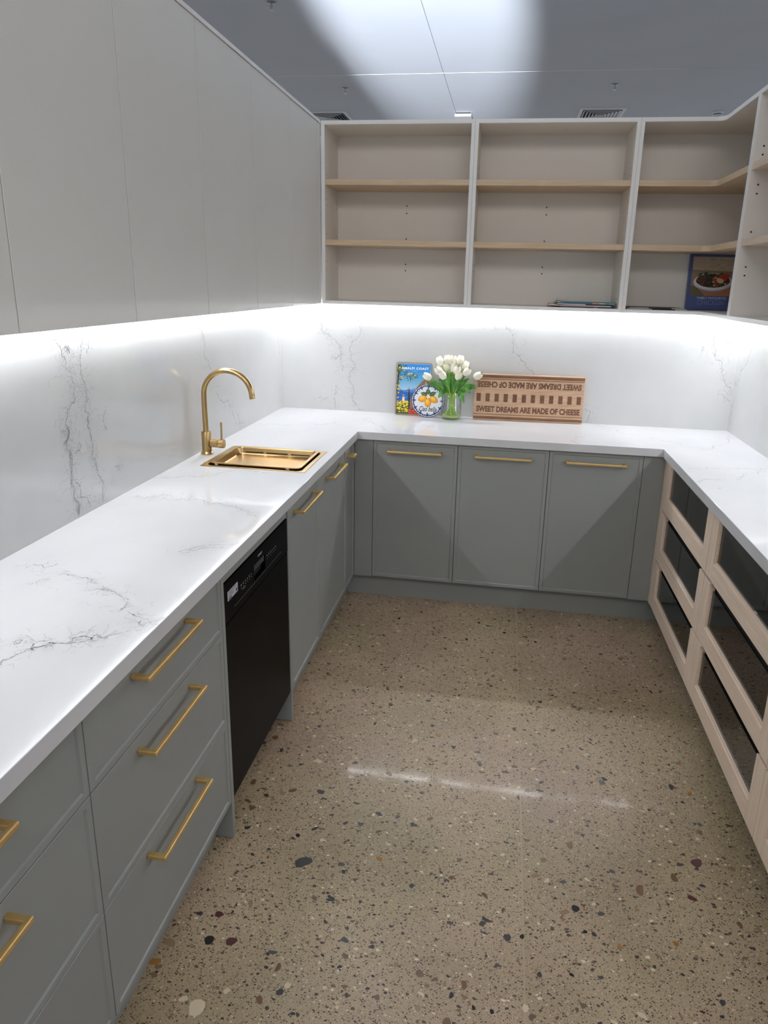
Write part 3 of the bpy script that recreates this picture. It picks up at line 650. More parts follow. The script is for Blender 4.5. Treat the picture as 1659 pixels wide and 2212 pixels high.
RD = -.7195      # joint between corner unit and the next unit on the right
def corner_poly(x0, xr, yd, fr, r, bx=W-.052, by=BKY):
    pts = [(x0, by), (x0, -fr)]
    cx, cy = xr-r, -fr-r
    for k in range(9):
        a = R(90-90*k/8); pts.append((cx+r*math.cos(a), cy+r*math.sin(a)))
    pts += [(xr, yd), (bx, yd), (bx, by)]
    return pts
ct = thing('corner_shelf_unit', 'open white L-shaped corner wall unit with the blue cook book inside', 'shelf unit', (2.1, -.3, OB), 'open wall shelf units')
x0 = 1.7675; p = .0158
bm = bm_new(); prism(bm, corner_poly(x0, XR, RD, OD, .035, W-.002, -.018), OT-.0168, OT); obj('top_panel', bm, white, ct)
bm = bm_new(); prism(bm, corner_poly(x0+p, XR, RD+p, OD, .035, W-.002, -.018), OB, OB+.016); obj('bottom_panel', bm, white, ct)
boxo('side_panel', (x0, x0+p, -OD, -.018, OB, OT-.017), white, ct); boxo('side_panel', (XR, W-.002, RD, RD+p, OB, OT-.017), white, ct)
boxo('back_panel', (x0+p, W-.002, BKY, -.018, OB+.0162, OT-.017), inner, ct)
boxo('back_panel', (W-.052, W-.002, RD+p, BKY-.0005, OB+.0162, OT-.017), inner, ct)
boxo('warm_tint_face', (x0+p, x0+p+.0006, -OD+.001, BKY, OB+.0165, OT-.0178), inner, ct)
bm = bm_new(); prism(bm, corner_poly(x0+p+.0006, XR+.001, RD+p, OD-.001, .035), OT-.0177, OT-.0172)
obj('warm_tint_face', bm, inner, ct)
for z0, z1 in (S1, S2):
    bm = bm_new(); prism(bm, corner_poly(x0+p+.0015, XR+.004, RD+p+.001, OD-.004, .035, W-.053, BKY-.001), z0, z1); obj('shelf', bm, oakx, ct, bevel=.0006)
def side_unit(y0, y1, label):
    t = thing('open_shelf_unit', label, 'shelf unit', (W-.15, (y0+y1)/2, OB), 'open wall shelf units')
    boxo('side_panel', (XR, W-.002, y1-p, y1, OB, OT-.017), white, t); boxo('side_panel', (XR, W-.002, y0, y0+p, OB, OT-.017), white, t)
    boxo('bottom_panel', (XR, W-.002, y0+p, y1-p, OB, OB+.016), white, t); boxo('top_panel', (XR, W-.002, y0, y1, OT-.0168, OT), white, t)
    boxo('back_panel', (W-.052, W-.002, y0+p, y1-p, OB+.0162, OT-.017), inner, t)
    boxo('warm_tint_face', (XR+.001, W-.052, y1-p-.0006, y1-p, OB+.0165, OT-.0172), inner, t); boxo('warm_tint_face', (XR+.001, W-.052, y0+p, y0+p+.0006, OB+.0165, OT-.0172), inner, t)
    for z0, z1 in (S1, S2): boxo('shelf', (XR+.004, W-.053, y0+p+.0015, y1-p-.0015, z0, z1), oaky, t, bevel=.0006)
    bm = bm_new()
    for z in (2.135, 2.000, 1.968, 1.830, 1.800, 1.700, 1.668, 2.105):
        pin(bm, (XR+.034, y1-p-.0006, z), (0, -1, 0), .0034)
    obj('pin_hole', bm, hole, t, kind='stuff')
side_unit(-1.450, RD-.0008, 'open white wall unit on the right wall beside the corner unit, cut by the edge')
side_unit(-2.180, -1.451, 'open white wall unit on the right side, farther towards the camera')
side_unit(YN+.001, -2.181, 'open white wall unit on the right side, nearest the camera outside the photo')

# ---------------------------------------------------------------- LED strips under the overhead cabinets
def led_strip(d, dn, label):
    t = thing('light_strip', label, 'light strip', ((d[0]+d[1])/2, (d[2]+d[3])/2, OB-.01), 'under-cabinet light strips')
    boxo('channel', (*d, OB-.006, OB-.0005), alu, t); boxo('diffuser', (*dn, OB-.009, OB-.0062), led, t)
led_strip((.012, .030, YN+.03, -.035), (.014, .028, YN+.04, -.045), 'bright light strip under the left overhead cabinets against the wall')
led_strip((.035, W-.035, -.030, -.012), (.045, W-.045, -.028, -.014), 'bright light strip under the back shelf units against the wall')
led_strip((W-.030, W-.012, YN+.03, -.035), (W-.028, W-.014, YN+.04, -.045), 'bright light strip under the right shelf units against the wall')
# ---------------------------------------------------------------- flat printed art helpers (local plane: x right, z up, print faces -y)
_cm = {}
def cmat(c, rough=.45):
    k = (tuple(int(x) for x in c), rough)
    if k not in _cm: _cm[k] = mat('print_%02x%02x%02x' % k[0], srgb(*k[0]), rough)
    return _cm[k]
class Art:
    def __init__(s, y): s.bm = bm_new(); s.m = []; s.y = y; s.k = 0
    def _i(s, c):
        m = cmat(c)
        if m not in s.m: s.m.append(m)
        return s.m.index(m)
    def poly(s, pts, c):
        s.k += 1; y = s.y-s.k*.000004
        f = s.bm.faces.new([s.bm.verts.new((x, y, z)) for x, z in pts]); f.material_index = s._i(c)
        f.normal_update()
        if f.normal.y > 0: f.normal_flip()
    def ell(s, x, z, rx, rz, c, rot=0, n=12):
        s.poly([(x+rx*math.cos(a)*math.cos(rot)-rz*math.sin(a)*math.sin(rot), z+rx*math.cos(a)*math.sin(rot)+rz*math.sin(a)*math.cos(rot)) for a in [2*math.pi*k/n for k in range(n)]], c)
    def leaf(s, x, z, L, wd, rot, c):
        pts = [(0, 0), (.3, .5), (.6, .45), (1, 0), (.6, -.45), (.3, -.5)]
        s.poly([(x+a*L*math.cos(rot)-b_*wd*math.sin(rot), z+a*L*math.sin(rot)+b_*wd*math.cos(rot)) for a, b_ in pts], c)
    def line(s, pts, wd, c):
        for (x0, z0), (x1, z1) in zip(pts, pts[1:]):
            L = math.hypot(x1-x0, z1-z0) or 1e-6; nx, nz = -(z1-z0)/L*wd/2, (x1-x0)/L*wd/2
            s.poly([(x0-nx, z0-nz), (x1-nx, z1-nz), (x1+nx, z1+nz), (x0+nx, z0+nz)], c)
    def text(s, t, x, z, w_, h, c, rot=0, bold=.0, shear=0, spacing=1):
        s.k += 3; tb = text_mesh(t, w_, h, bold=bold, shear=shear, spacing=spacing); mi = s._i(c); y = s.y-s.k*.000004; mp = {}
        for v in tb.verts: mp[v] = s.bm.verts.new((x+v.co.x*math.cos(rot)-v.co.y*math.sin(rot), y, z+v.co.x*math.sin(rot)+v.co.y*math.cos(rot)))
        for f in tb.faces:
            g = s.bm.faces.new([mp[v] for v in f.verts]); g.material_index = mi; g.normal_update()
            if g.normal.y > 0: g.normal_flip()
        tb.free()
    def done(s, name, parent, label=None):
        o = bpy.data.objects; me = bpy.data.meshes.new(name); s.bm.to_mesh(me); s.bm.free()
        for m in s.m: me.materials.append(m)
        ob = bpy.data.objects.new(name, me); col.objects.link(ob); ob.parent = parent
        ob['kind'] = 'stuff'
        return ob
rg = random.Random(21)

# ---- tin sign with the coast picture: 0.193 x 0.287, leaning on the splashback
pw, ph = .194, .287
post = thing('tin_sign', 'rectangular tin sign with a lemon tree and blue sea, behind the round plate', 'sign', (.659+pw/2, -.046, H+.0008))
post.rotation_euler = (R(-7.5), 0, R(1))
bm = bm_new(); pts = rrect(-pw/2, pw/2, 0, ph, .010, 4)
a = [bm.verts.new((x, 0, z)) for x, z in pts]; b_ = [bm.verts.new((x, .0015, z)) for x, z in pts]
bm.faces.new(a); bm.faces.new(b_[::-1])
for i in range(len(a)): bm.faces.new((a[i], b_[i], b_[(i+1) % len(a)], a[(i+1) % len(a)]))
objl('sign_plate', bm, cmat((120, 78, 60)), post)
A = Art(-.0002); hw = pw/2-.003
X = lambda u: -hw+2*hw*u
Z = lambda v: .003+(ph-.006)*v
def rect(u0, u1, v0, v1, c): A.poly([(X(u0), Z(v0)), (X(u1), Z(v0)), (X(u1), Z(v1)), (X(u0), Z(v1))], c)
pts = rrect(X(0), X(1), Z(0), Z(1), .008, 4); A.poly(pts, (214, 190, 160))
pts = rrect(X(.012), X(.988), Z(.008), Z(.992), .007, 4); A.poly(pts, (38, 132, 206))
for k in range(10):
    f = k/9; rect(.013, .987, .90-.042*(k+1), .90-.042*k+.001, (38+f*120, 138+f*58, 210+f*8))
A.poly([(X(u), Z(v)) for u, v in ((.013, .42), (.3, .47), (.5, .52), (.62, .50), (.75, .56), (.987, .60), (.987, .30), (.013, .38))], (120, 150, 208))
A.poly([(X(u), Z(v)) for u, v in ((.013, .42), (.2, .46), (.35, .50), (.5, .47), (.7, .50), (.7, .42), (.013, .42))], (92, 124, 190))
A.poly([(X(u), Z(v)) for u, v in ((.013, .455), (.6, .43), (.6, .18), (.013, .18))], (20, 92, 176))
for k in range(14):
    u = rg.uniform(.03, .45); v = rg.uniform(.3, .44); rect(u, u+rg.uniform(.04, .12), v, v+.006, (70, 150, 214) if k % 2 else (12, 70, 150))
A.poly([(X(u), Z(v)) for u, v in ((.35, .10), (.42, .28), (.5, .42), (.62, .56), (.75, .66), (.88, .72), (.987, .74), (.987, .02), (.35, .02))], (150, 112, 84))
for k in range(120):      # hillside houses
    u = rg.uniform(.48, .97); top_ = .1+.62*min(1, (u-.38)/.5)**.8; v = rg.uniform(max(.25, top_-.35), top_)
    s = rg.uniform(.015, .032); rect(u, min(u+s, .985), v, v+s*.8, rg.choice([(232, 196, 168), (214, 96, 62), (240, 222, 200), (224, 150, 110), (96, 122, 72), (238, 178, 140)]))
A.poly([(X(u), Z(v)) for u, v in ((.18, .24), (.26, .24), (.25, .36), (.22, .40), (.19, .36))], (238, 226, 206)); A.ell(X(.22), Z(.36), .006, .006, (206, 92, 60))
A.poly([(X(u), Z(v)) for u, v in ((.33, .06), (.42, .06), (.41, .36), (.375, .55), (.35, .36))], (22, 52, 38))
A.poly([(X(u), Z(v)) for u, v in ((.36, .01), (.985, .01), (.985, .10), (.5, .14), (.38, .12))], (176, 58, 44))
for k in range(26):
    u = rg.uniform(.38, .95); v = rg.uniform(.015, .11); rect(u, u+.05, v, v+.008, rg.choice([(206, 84, 60), (150, 44, 40), (226, 140, 110)]))
A.poly([(X(u), Z(v)) for u, v in ((.013, .01), (.40, .01), (.36, .10), (.30, .22), (.14, .26), (.013, .22))], (66, 84, 34))
for k in range(110):
    u = rg.uniform(.03, .36); v = rg.uniform(.05, .27); A.ell(X(u), Z(v), rg.uniform(.003, .006), rg.uniform(.002, .004), rg.choice([(250, 214, 40), (255, 232, 70), (226, 186, 30), (110, 130, 40)]), n=6)
A.poly([(X(u), Z(v)) for u, v in ((.013, .02), (.035, .02), (.03, .4), (.06, .7), (.12, .97), (.02, .97))], (52, 40, 34))
A.line([(X(.03), Z(.60)), (X(.10), Z(.76)), (X(.3), Z(.80)), (X(.5), Z(.76)), (X(.62), Z(.72))], .0016, (60, 60, 34))
A.line([(X(.05), Z(.80)), (X(.15), Z(.93)), (X(.3), Z(.97))], .0016, (60, 60, 34))
for k in range(130):
    t_ = rg.choice([(.08, .93), (.2, .95), (.05, .85), (.15, .82), (.3, .80), (.45, .77), (.55, .74), (.42, .70), (.12, .70), (.05, .60), (.03, .50), (.08, .45)])
    A.leaf(X(min(.6, max(.02, t_[0]+rg.gauss(0, .05)))), Z(min(.95, t_[1]+rg.gauss(0, .025))), .009, .005, rg.uniform(0, 6.28), rg.choice([(46, 84, 38), (86, 116, 44), (30, 58, 34), (120, 138, 60)]))
for u, v in ((.22, .86), (.38, .80), (.44, .80), (.53, .77), (.15, .73), (.18, .70), (.06, .56), (.05, .50), (.07, .42), (.06, .33), (.08, .91), (.34, .79)):
    A.ell(X(u), Z(v), .0048, .0040, (246, 190, 44)); A.ell(X(u)-.001, Z(v)+.001, .002, .0016, (255, 226, 120), n=7)
A.text('AMALFI COAST', X(.53), Z(.905), .150, .0125, (244, 246, 250), bold=.035, spacing=1.15)
A.text('ITALY', X(.52), Z(.86), .027, .0045, (190, 216, 236), spacing=1.5)
A.done('picture', post)

# ---- round plate "Ciao bella"
pr_ = .0905
plate = thing('round_sign', 'round white sign with three lemons and blue scrollwork reading Ciao bella', 'sign', (.843, -.078, H+.0010))
plate.rotation_euler = (R(-9), 0, 0)
bm = bm_new(); N = 48
ra = [bm.verts.new((pr_*math.cos(2*math.pi*k/N), 0, pr_+pr_*math.sin(2*math.pi*k/N))) for k in range(N)]
rb = [bm.verts.new((pr_*math.cos(2*math.pi*k/N), .003, pr_+pr_*math.sin(2*math.pi*k/N))) for k in range(N)]
bm.faces.new(ra); bm.faces.new(rb[::-1])
for k in range(N): bm.faces.new((ra[k], rb[k], rb[(k+1) % N], ra[(k+1) % N]))
objl('plate', bm, cmat((34, 44, 78)), plate)
A = Art(-.0002); A.ell(0, pr_, pr_-.003, pr_-.003, (232, 236, 242), n=48)
navy = (30, 52, 104)
for k in range(24):
    a = 2*math.pi*k/24; r1 = pr_-.006
    cx_, cz_ = r1*math.cos(a), pr_+r1*math.sin(a)
    for da, L in ((0, .018), (.9, .013), (-.9, .013)):
        if k % 2 == 0 or da: A.leaf(cx_, cz_, L*1.15, .0085, a+math.pi+da, navy)
    pts = [(cx_+(.012+.004*math.sin(t))*math.cos(a+math.pi+t*.25)*(t/3), cz_+(.012)*math.sin(a+math.pi+t*.25)*(t/3)) for t in (0, 1, 2, 3)]
    if k % 3 == 0: A.line([(cx_+.014*math.cos(a+2.6+j*.35), cz_+.014*math.sin(a+2.6+j*.35)) for j in range(4)], .0022, navy)
    if k % 6 == 0: A.ell(r1*.86*math.cos(a), pr_+r1*.86*math.sin(a), .004, .004, (52, 84, 150))
for x, z, rot, L in ((-.004, .118, R(160), .042), (.004, .118, R(28), .046), (0, .122, R(95), .038)):
    A.leaf(x, z, L, .024, rot, (34, 66, 40)); A.leaf(x+.2*L*math.cos(rot), z+.2*L*math.sin(rot), L*.7, .014, rot, (74, 116, 62)); A.line([(x, z), (x+L*.95*math.cos(rot), z+L*.95*math.sin(rot))], .0009, (160, 182, 120))
for x, z, rot in ((-.030, .100, R(200)), (.030, .098, R(-28)), (0, .080, R(-92))):
    A.ell(x, z, .024, .018, (196, 106, 20), rot, 20); A.ell(x+.021*math.cos(rot), z+.021*math.sin(rot), .006, .004, (196, 106, 20), rot)
    A.ell(x-.001, z+.001, .0225, .0165, (240, 160, 28), rot, 20); A.ell(x-.003, z+.004, .015, .010, (250, 192, 60), rot, 16); A.ell(x-.006, z+.007, .006, .003, (255, 226, 140), rot, 10)
for k in range(5): a = R(90+72*k); A.leaf(0, .113, .011, .007, a, (246, 244, 236))
A.ell(0, .113, .0025, .0025, (232, 200, 90))
A.text('Ciao bella', .001, .046, .094, .027, (24, 26, 34), bold=.012, shear=.35)
A.done('picture', plate)

# ---- wooden cheese board
bw, bh, bt = .578, .248, .018
board = thing('serving_board', 'rectangular wooden cheese board with burnt lettering leaning on the back wall', 'board', (1.379, -.0515, H+.0016))
board.rotation_euler = (R(-3.0), 0, R(2.9))
bwood = vary(mat('acacia_board', (.4, .25, .15), .5), srgb(176, 140, 110), srgb(206, 172, 142), 5, 7, (1.6, 20, 20), lo=.25, hi=.75)
objl('board', (lambda bm: (box(bm, -bw/2, bw/2, 0, bt, 0, bh), bm)[1])(bm_new()), bwood, board, bevel=.002)
burn = vary(mat('burnt_wood', (.1, .05, .03), .6), srgb(92, 60, 40), srgb(118, 82, 58), 8, 5, (1.6, 20, 20))
stripe = vary(mat('dark_wood_stripe', (.1, .05, .03), .6), srgb(106, 70, 46), srgb(132, 94, 66), 8, 5, (1.6, 20, 20))
def onboard(bm): return objl
for z0, z1 in ((bh-.021, bh-.006), (bh-.030, bh-.0255), (.030, .034), (.006, .021)):
    bm = bm_new(); box(bm, -bw/2+.001, bw/2-.001, -.0003, -.00002, z0, z1); objl('stripe', bm, stripe, board)
for k in range(12):
    x = -bw/2+.014+k*(bw-.050)/11; bm = bm_new(); box(bm, x, x+.0225, -.0004, -.00002, .101, .144); objl('inlay', bm, burn, board)
for z, rot in ((.192, math.pi), (.060, 0)):
    tb = text_mesh('SWEET DREAMS ARE MADE OF CHEESE', bw-.03, .033, bold=.05)
    for v in tb.verts: v.co = Vector((v.co.x*math.cos(rot), -.0004, z+v.co.y*math.cos(rot)))
    o = objl('lettering', tb, burn, board, kind='stuff', label='burnt-in capital lettering'+(' upside down' if rot else ''))

# ---- vase and tulips
VX, VY = .972, -.070
vase = thing('glass_vase', 'clear straight glass vase holding white tulips beside the cheese board', 'vase', (VX, VY, H))
bm = bm_new(); lathe(bm, [(.0515, .0005), (.0535, .004), (.0535, .142), (.0515, .142), (.0515, .012), (.001, .012)], (VX, VY, H), 48)
obj('vessel', bm, vaseg, vase, recalc=False)
bm = bm_new(); lathe(bm, [(.001, .0125), (.0508, .0125), (.0508, .022), (.001, .022)], (VX, VY, H), 40)
obj('layer', bm, mat('greenish_layer', srgb(176, 200, 110), .1), vase, label='shallow yellow green water')  # flat yellow green layer over the vase bottom
petal_m = vary(mat('tulip_petal', (.9, .88, .8), .5), srgb(240, 234, 212), srgb(250, 246, 230), 30)
petal_m.node_tree.nodes['Principled BSDF'].inputs['Subsurface Weight'].default_value = 0.0
stem_m = mat('tulip_stem', srgb(158, 190, 88), .5)
leaf_m = vary(mat('tulip_leaf', (.1, .3, .1), .42), srgb(58, 118, 44), srgb(104, 166, 70), 14, 3, (3, 3, 1))
bm = bm_new()
for k in range(6):
    inner_ = k % 2; a0 = math.pi/3*k; U, Vn = 6, 8; g = []
    for j in range(Vn+1):
        v = j/Vn; zz = .046*v; rr_ = (.0175 if not inner_ else .0155)*math.sin(math.pi*min(1, .14+v*.66))**.62*(1-.30*v*v); wd = 1.02*(math.sin(math.pi*min(.93, .12+v*.82))**.5)
        g.append([bm.verts.new(((rr_+.0012*math.cos(u*3))*math.cos(a0+u*wd), (rr_+.0012*math.cos(u*3))*math.sin(a0+u*wd), zz-.004*abs(u)*v)) for u in [(-1+2*i/U) for i in range(U+1)]])
    for j in range(Vn):
        for i in range(U):
            f = bm.faces.new((g[j][i], g[j][i+1], g[j+1][i+1], g[j+1][i])); f.smooth = True
bloom_me = bpy.data.meshes.new('bloom'); bm.to_mesh(bloom_me); bm.free(); bloom_me.materials.append(petal_m)
T_ = [(.910, 1.206, 'at the upper left of the bunch'), (.944, 1.214, 'at the top, left of two slim buds'), (.961, 1.212, 'bud, left of the slim pair at the top'),
      (.977, 1.210, 'bud, right of the slim pair at the top'), (1.003, 1.220, 'highest in the bunch at its upper right'), (.940, 1.178, 'half hidden behind the front flowers'),
      (.970, 1.174, 'small partly open flower in the centre'), (.909, 1.165, 'at the left of the middle row'), (.933, 1.143, 'front left of the bunch, heart shaped'),
      (.993, 1.170, 'in the middle row right of centre'), (.998, 1.142, 'lowest at the front of the bunch'), (1.027, 1.192, 'at the upper right behind a leaf'),
      (1.036, 1.166, 'right of the middle row above the board corner'), (.860, 1.139, 'leaning farthest left over the round sign'), (1.089, 1.154, 'leaning farthest right over the cheese board')]
for i, (x, z, lab) in enumerate(T_):
    back = i in (0, 1, 2, 3, 4, 5, 6, 11); y = VY+(.018 if back else -.028)+rg.uniform(-.006, .006)
    fx = VX-(x-VX)*.35+rg.uniform(-.012, .012); fy = VY+rg.uniform(-.022, .022)
    t = thing('tulip', 'white tulip '+lab+', in the glass vase', 'tulip', (fx, fy, H+.0225), 'white tulips in the vase')
    p0 = Vector((fx, fy, H+.0225)); p1 = Vector((VX+(x-VX)*.30, VY+(y-VY)*.4, H+.15)); p3 = Vector((x, y, z-.022)); p2 = p1.lerp(p3, .55)+Vector((-(x-VX)*.10, 0, .012))
    pts = []
    for k in range(13):
        s = k/12; pts.append(((1-s)**3)*p0+3*s*(1-s)**2*p1+3*s*s*(1-s)*p2+s**3*p3)
    bm = bm_new(); tube(bm, pts, [.0036-.0010*k/12 for k in range(13)], 8); obj('stem', bm, stem_m, t)
    o = bpy.data.objects.new('bloom', bloom_me); col.objects.link(o); o.parent = t; o.location = p3-p0
    d = (pts[-1]-pts[-3]).normalized(); o.rotation_mode = 'QUATERNION'; o.rotation_quaternion = d.to_track_quat('Z', 'Y') @ Matrix.Rotation(rg.uniform(0, 6), 3, 'Z').to_quaternion()
    s = {2: .72, 3: .64, 5: 1.05, 6: .8}.get(i, 1.2)*rg.uniform(.94, 1.06); o.scale = (s, s, .98*(1.15 if i in (2, 3) else rg.uniform(1.0, 1.12)))
    # two long pointed leaves
    for q_ in range(2):
        dx = (x-VX)*.95+rg.uniform(-.040, .040); L = rg.uniform(.12, .175); w_ = rg.uniform(.010, .015)
        q0 = p1+Vector((0, 0, -.010)); q2 = Vector((VX+dx, y-(.014 if not back else -.004)+rg.uniform(-.01, .01), H+.155+L*.72-abs(dx)*.55)); q1 = q0.lerp(q2, .45)+Vector((-dx*.12, 0, .035))
        bm = bm_new(); g = []
        for k in range(10):
            s_ = k/9; c = ((1-s_)**2)*q0+2*s_*(1-s_)*q1+s_*s_*q2; dd = (2*(1-s_)*(q1-q0)+2*s_*(q2-q1)).normalized()
            sd = dd.cross(Vector((.35*(-1)**q_, 1, 0))).normalized(); ww = w_*math.sin(math.pi*min(1, .14+s_*.86))**.8
            g.append([bm.verts.new(c-sd*ww), bm.verts.new(c+Vector((0, .006*math.sin(math.pi*s_), 0))), bm.verts.new(c+sd*ww)])
        for k in range(9):
            for j in range(2):
                f = bm.faces.new((g[k][j], g[k][j+1], g[k+1][j+1], g[k+1][j])); f.smooth = True
        lf = obj('leaf', bm, leaf_m, t)
        sol = lf.modifiers.new('thickness', 'SOLIDIFY'); sol.thickness = .0006
    if i in (13, 14, 8, 12, 0):        # extra drooping leaves at the rim
        tgt = {13: (.845, .012, 1.085), 14: (1.105, -.010, 1.075), 8: (.905, -.05, 1.02), 12: (1.075, -.05, 1.055), 0: (1.045, -.052, 1.000)}[i]
        q0 = Vector((VX+(tgt[0]-VX)*.35, VY-.01, H+.145)); q2 = Vector((tgt[0], VY+tgt[1]-.02 if i != 13 else -.098, tgt[2])); q1 = q0.lerp(q2, .5)+Vector((0, -.008, .035))
        bm = bm_new(); g = []
        for k in range(10):
            s_ = k/9; c = ((1-s_)**2)*q0+2*s_*(1-s_)*q1+s_*s_*q2; dd = (2*(1-s_)*(q1-q0)+2*s_*(q2-q1)).normalized()
            sd = dd.cross(Vector((0, 1, 0))).normalized(); ww = .015*math.sin(math.pi*min(1, .12+s_*.88))**.75
            g.append([bm.verts.new(c-sd*ww), bm.verts.new(c+Vector((0, .004, 0))), bm.verts.new(c+sd*ww)])
        for k in range(9):
            for j in range(2):
                f = bm.faces.new((g[k][j], g[k][j+1], g[k+1][j+1], g[k+1][j])); f.smooth = True
        lf = obj('leaf', bm, leaf_m, t); sol = lf.modifiers.new('thickness', 'SOLIDIFY'); sol.thickness = .0006

# ---- cook book standing in the corner unit
bk = thing('cook_book', 'blue cook book titled Family Favourites Chicken standing in the corner shelf unit', 'book', (2.205, -.094, OB+.0182))
bk.rotation_euler = (R(-5), 0, R(1)); KW, KH = .205, .262
bm = bm_new(); box(bm, -KW/2, KW/2, 0, .0016, 0, KH); box(bm, -KW/2, KW/2, .0144, .016, 0, KH); box(bm, -KW/2, -KW/2+.0015, .0016, .0144, 0, KH)
objl('cover', bm, cmat((80, 96, 150), .3), bk)
bm = bm_new(); box(bm, -KW/2+.002, KW/2-.004, .0018, .0142, .003, KH-.003); objl('pages', bm, cmat((226, 220, 206)), bk)
A = Art(-.0002); X = lambda u: -KW/2+KW*u; Z = lambda v: KH*v
ph_ = [(X(.07), Z(.255)), (X(1), Z(.255)), (X(1), Z(.955)), (X(.07), Z(.955))]; A.poly(ph_, (150, 128, 104))
A.poly([(X(.07), Z(.255)), (X(1), Z(.255)), (X(1), Z(.42)), (X(.07), Z(.34))], (176, 116, 80)); A.poly([(X(.07), Z(.255)), (X(.4), Z(.255)), (X(.2), Z(.42)), (X(.07), Z(.44))], (110, 96, 66))
A.poly([(X(.07), Z(.72)), (X(1), Z(.70)), (X(1), Z(.955)), (X(.07), Z(.955))], (196, 176, 150))
for k in range(50): A.line([(X(rg.uniform(.1, .95)), Z(rg.uniform(.72, .94))), (X(rg.uniform(.1, .95)), Z(rg.uniform(.72, .94)))] if False else [(X(u0 := rg.uniform(.1, .85)), Z(v0 := rg.uniform(.73, .93))), (X(u0+rg.uniform(.03, .13)), Z(min(.95, v0+rg.uniform(-.03, .03))))], .0016, rg.choice([(226, 208, 182), (160, 132, 104), (208, 184, 152)]))
A.ell(X(.56), Z(.50), KW*.44, KH*.165, (206, 206, 216), n=32); A.ell(X(.56), Z(.485), KW*.40, KH*.155, (150, 156, 196), n=32); A.ell(X(.56), Z(.51), KW*.43, KH*.155, (222, 220, 224), n=32)
A.ell(X(.56), Z(.53), KW*.385, KH*.125, (52, 40, 30), n=30)
for k in range(190):
    a = rg.uniform(0, 6.28); q = rg.random()**.5; u = .56+.36*q*math.cos(a); v = .535+.115*q*math.sin(a)
    red = u > .55
    A.ell(X(u), Z(v), rg.uniform(.003, .008), rg.uniform(.002, .005), rg.choice([(176, 62, 34), (206, 88, 44), (226, 178, 130), (54, 84, 48), (150, 50, 30)] if red else [(44, 40, 30), (60, 88, 60), (84, 66, 46), (150, 60, 40), (30, 30, 24)]), rg.uniform(0, 3), 6)
for u, v, r_ in ((.33, .64, .4), (.52, .645, -.2), (.22, .60, .8), (.68, .64, .2), (.72, .46, .1), (.42, .56, .5)): A.leaf(X(u), Z(v), .026, .013, r_, (44, 78, 50))
A.ell(X(.80), Z(.60), .026, .014, (190, 58, 34), .2, 12); A.ell(X(.72), Z(.53), .018, .012, (230, 196, 150), -.3, 10)
A.text('FAMILY FAVOURITES', X(.57), Z(.215), KW*.66, .0115, (196, 210, 236), bold=.01)
A.text('CHICKEN', X(.55), Z(.135), KW*.60, .024, (110, 134, 196), bold=.015)
A.done('picture', bk)

# ---- magazines
def magazine(cx, cy, z, w_, d, th, rot, cover, label, group, curl=0, extra=()):
    t = thing('magazine', label, 'magazine', (cx, cy, z), group); t.rotation_euler = (0, 0, R(rot))
    def sheet(z0, z1, inset, m, name, lab=None):
        bm = bm_new(); N = 10; up_, lo_ = [], []
        for k in range(N+1):
            u = -w_/2+inset+(w_-2*inset)*k/N; c = curl*max(0, (-u/(w_/2)-.55))**1.5
            up_.append([bm.verts.new((u, y, z1+c)) for y in (-d/2+inset, d/2-inset)]); lo_.append([bm.verts.new((u, y, z0+c)) for y in (-d/2+inset, d/2-inset)])
        for k in range(N):
            bm.faces.new((up_[k][0], up_[k+1][0], up_[k+1][1], up_[k][1])); bm.faces.new((lo_[k][0], lo_[k][1], lo_[k+1][1], lo_[k+1][0]))
            bm.faces.new((lo_[k][0], lo_[k+1][0], up_[k+1][0], up_[k][0])); bm.faces.new((lo_[k][1], up_[k][1], up_[k+1][1], lo_[k+1][1]))
        for k in (0, N): bm.faces.new((lo_[k][0], up_[k][0], up_[k][1], lo_[k][1]))
        return objl(name, bm, m, t)
    sheet(0, .0008, 0, cmat(cover), 'back_cover'); sheet(.0009, th-.0009, .0012, cmat((222, 216, 206)), 'pages'); sheet(th-.0008, th, 0, cmat(cover), 'front_cover')
    for j, (u0, u1, c) in enumerate(extra):
        bm = bm_new(); box(bm, -w_/2+w_*u0, -w_/2+w_*u1, -d/2-.0004, -d/2-.0001, .0006, th-.0004); objl('spine_print', bm, cmat(c), t)
zb = OB+.0163; cy_ = -.185
magazine(1.615, cy_, zb, .245, .200, .0055, 1, (24, 60, 96), 'dark blue magazine at the bottom of the pile in the middle shelf unit', 'magazines in the middle shelf unit', 0, ((.0, 1, (30, 50, 86)), (.6, .68, (150, 160, 176))))
magazine(1.580, cy_, zb+.0058, .290, .205, .0055, -1.5, (206, 170, 160), 'pale pink magazine with a curled corner, second from the bottom of the pile', 'magazines in the middle shelf unit', .012, ((.15, .75, (214, 180, 172)),))
magazine(1.600, cy_, zb+.0116, .262, .205, .006, 2, (70, 100, 96), 'grey green magazine in the upper half of the pile', 'magazines in the middle shelf unit', .010, ((.5, 1, (30, 36, 40)),))
magazine(1.606, cy_, zb+.0179, .265, .200, .006, -2, (60, 130, 150), 'teal blue magazine on top of the pile in the middle shelf unit', 'magazines in the middle shelf unit', .018, ((.05, .62, (34, 104, 132)), (.62, .74, (206, 150, 124)), (.84, .98, (96, 160, 180))))
magazine(1.930, cy_, zb, .270, .200, .0048, 0, (28, 28, 30), 'black magazine with white edges lying at the bottom in the corner shelf unit', 'magazines in the corner shelf unit', 0, ((.0, .42, (190, 190, 190)), (.42, .80, (18, 18, 20)), (.80, 1, (206, 206, 206))))
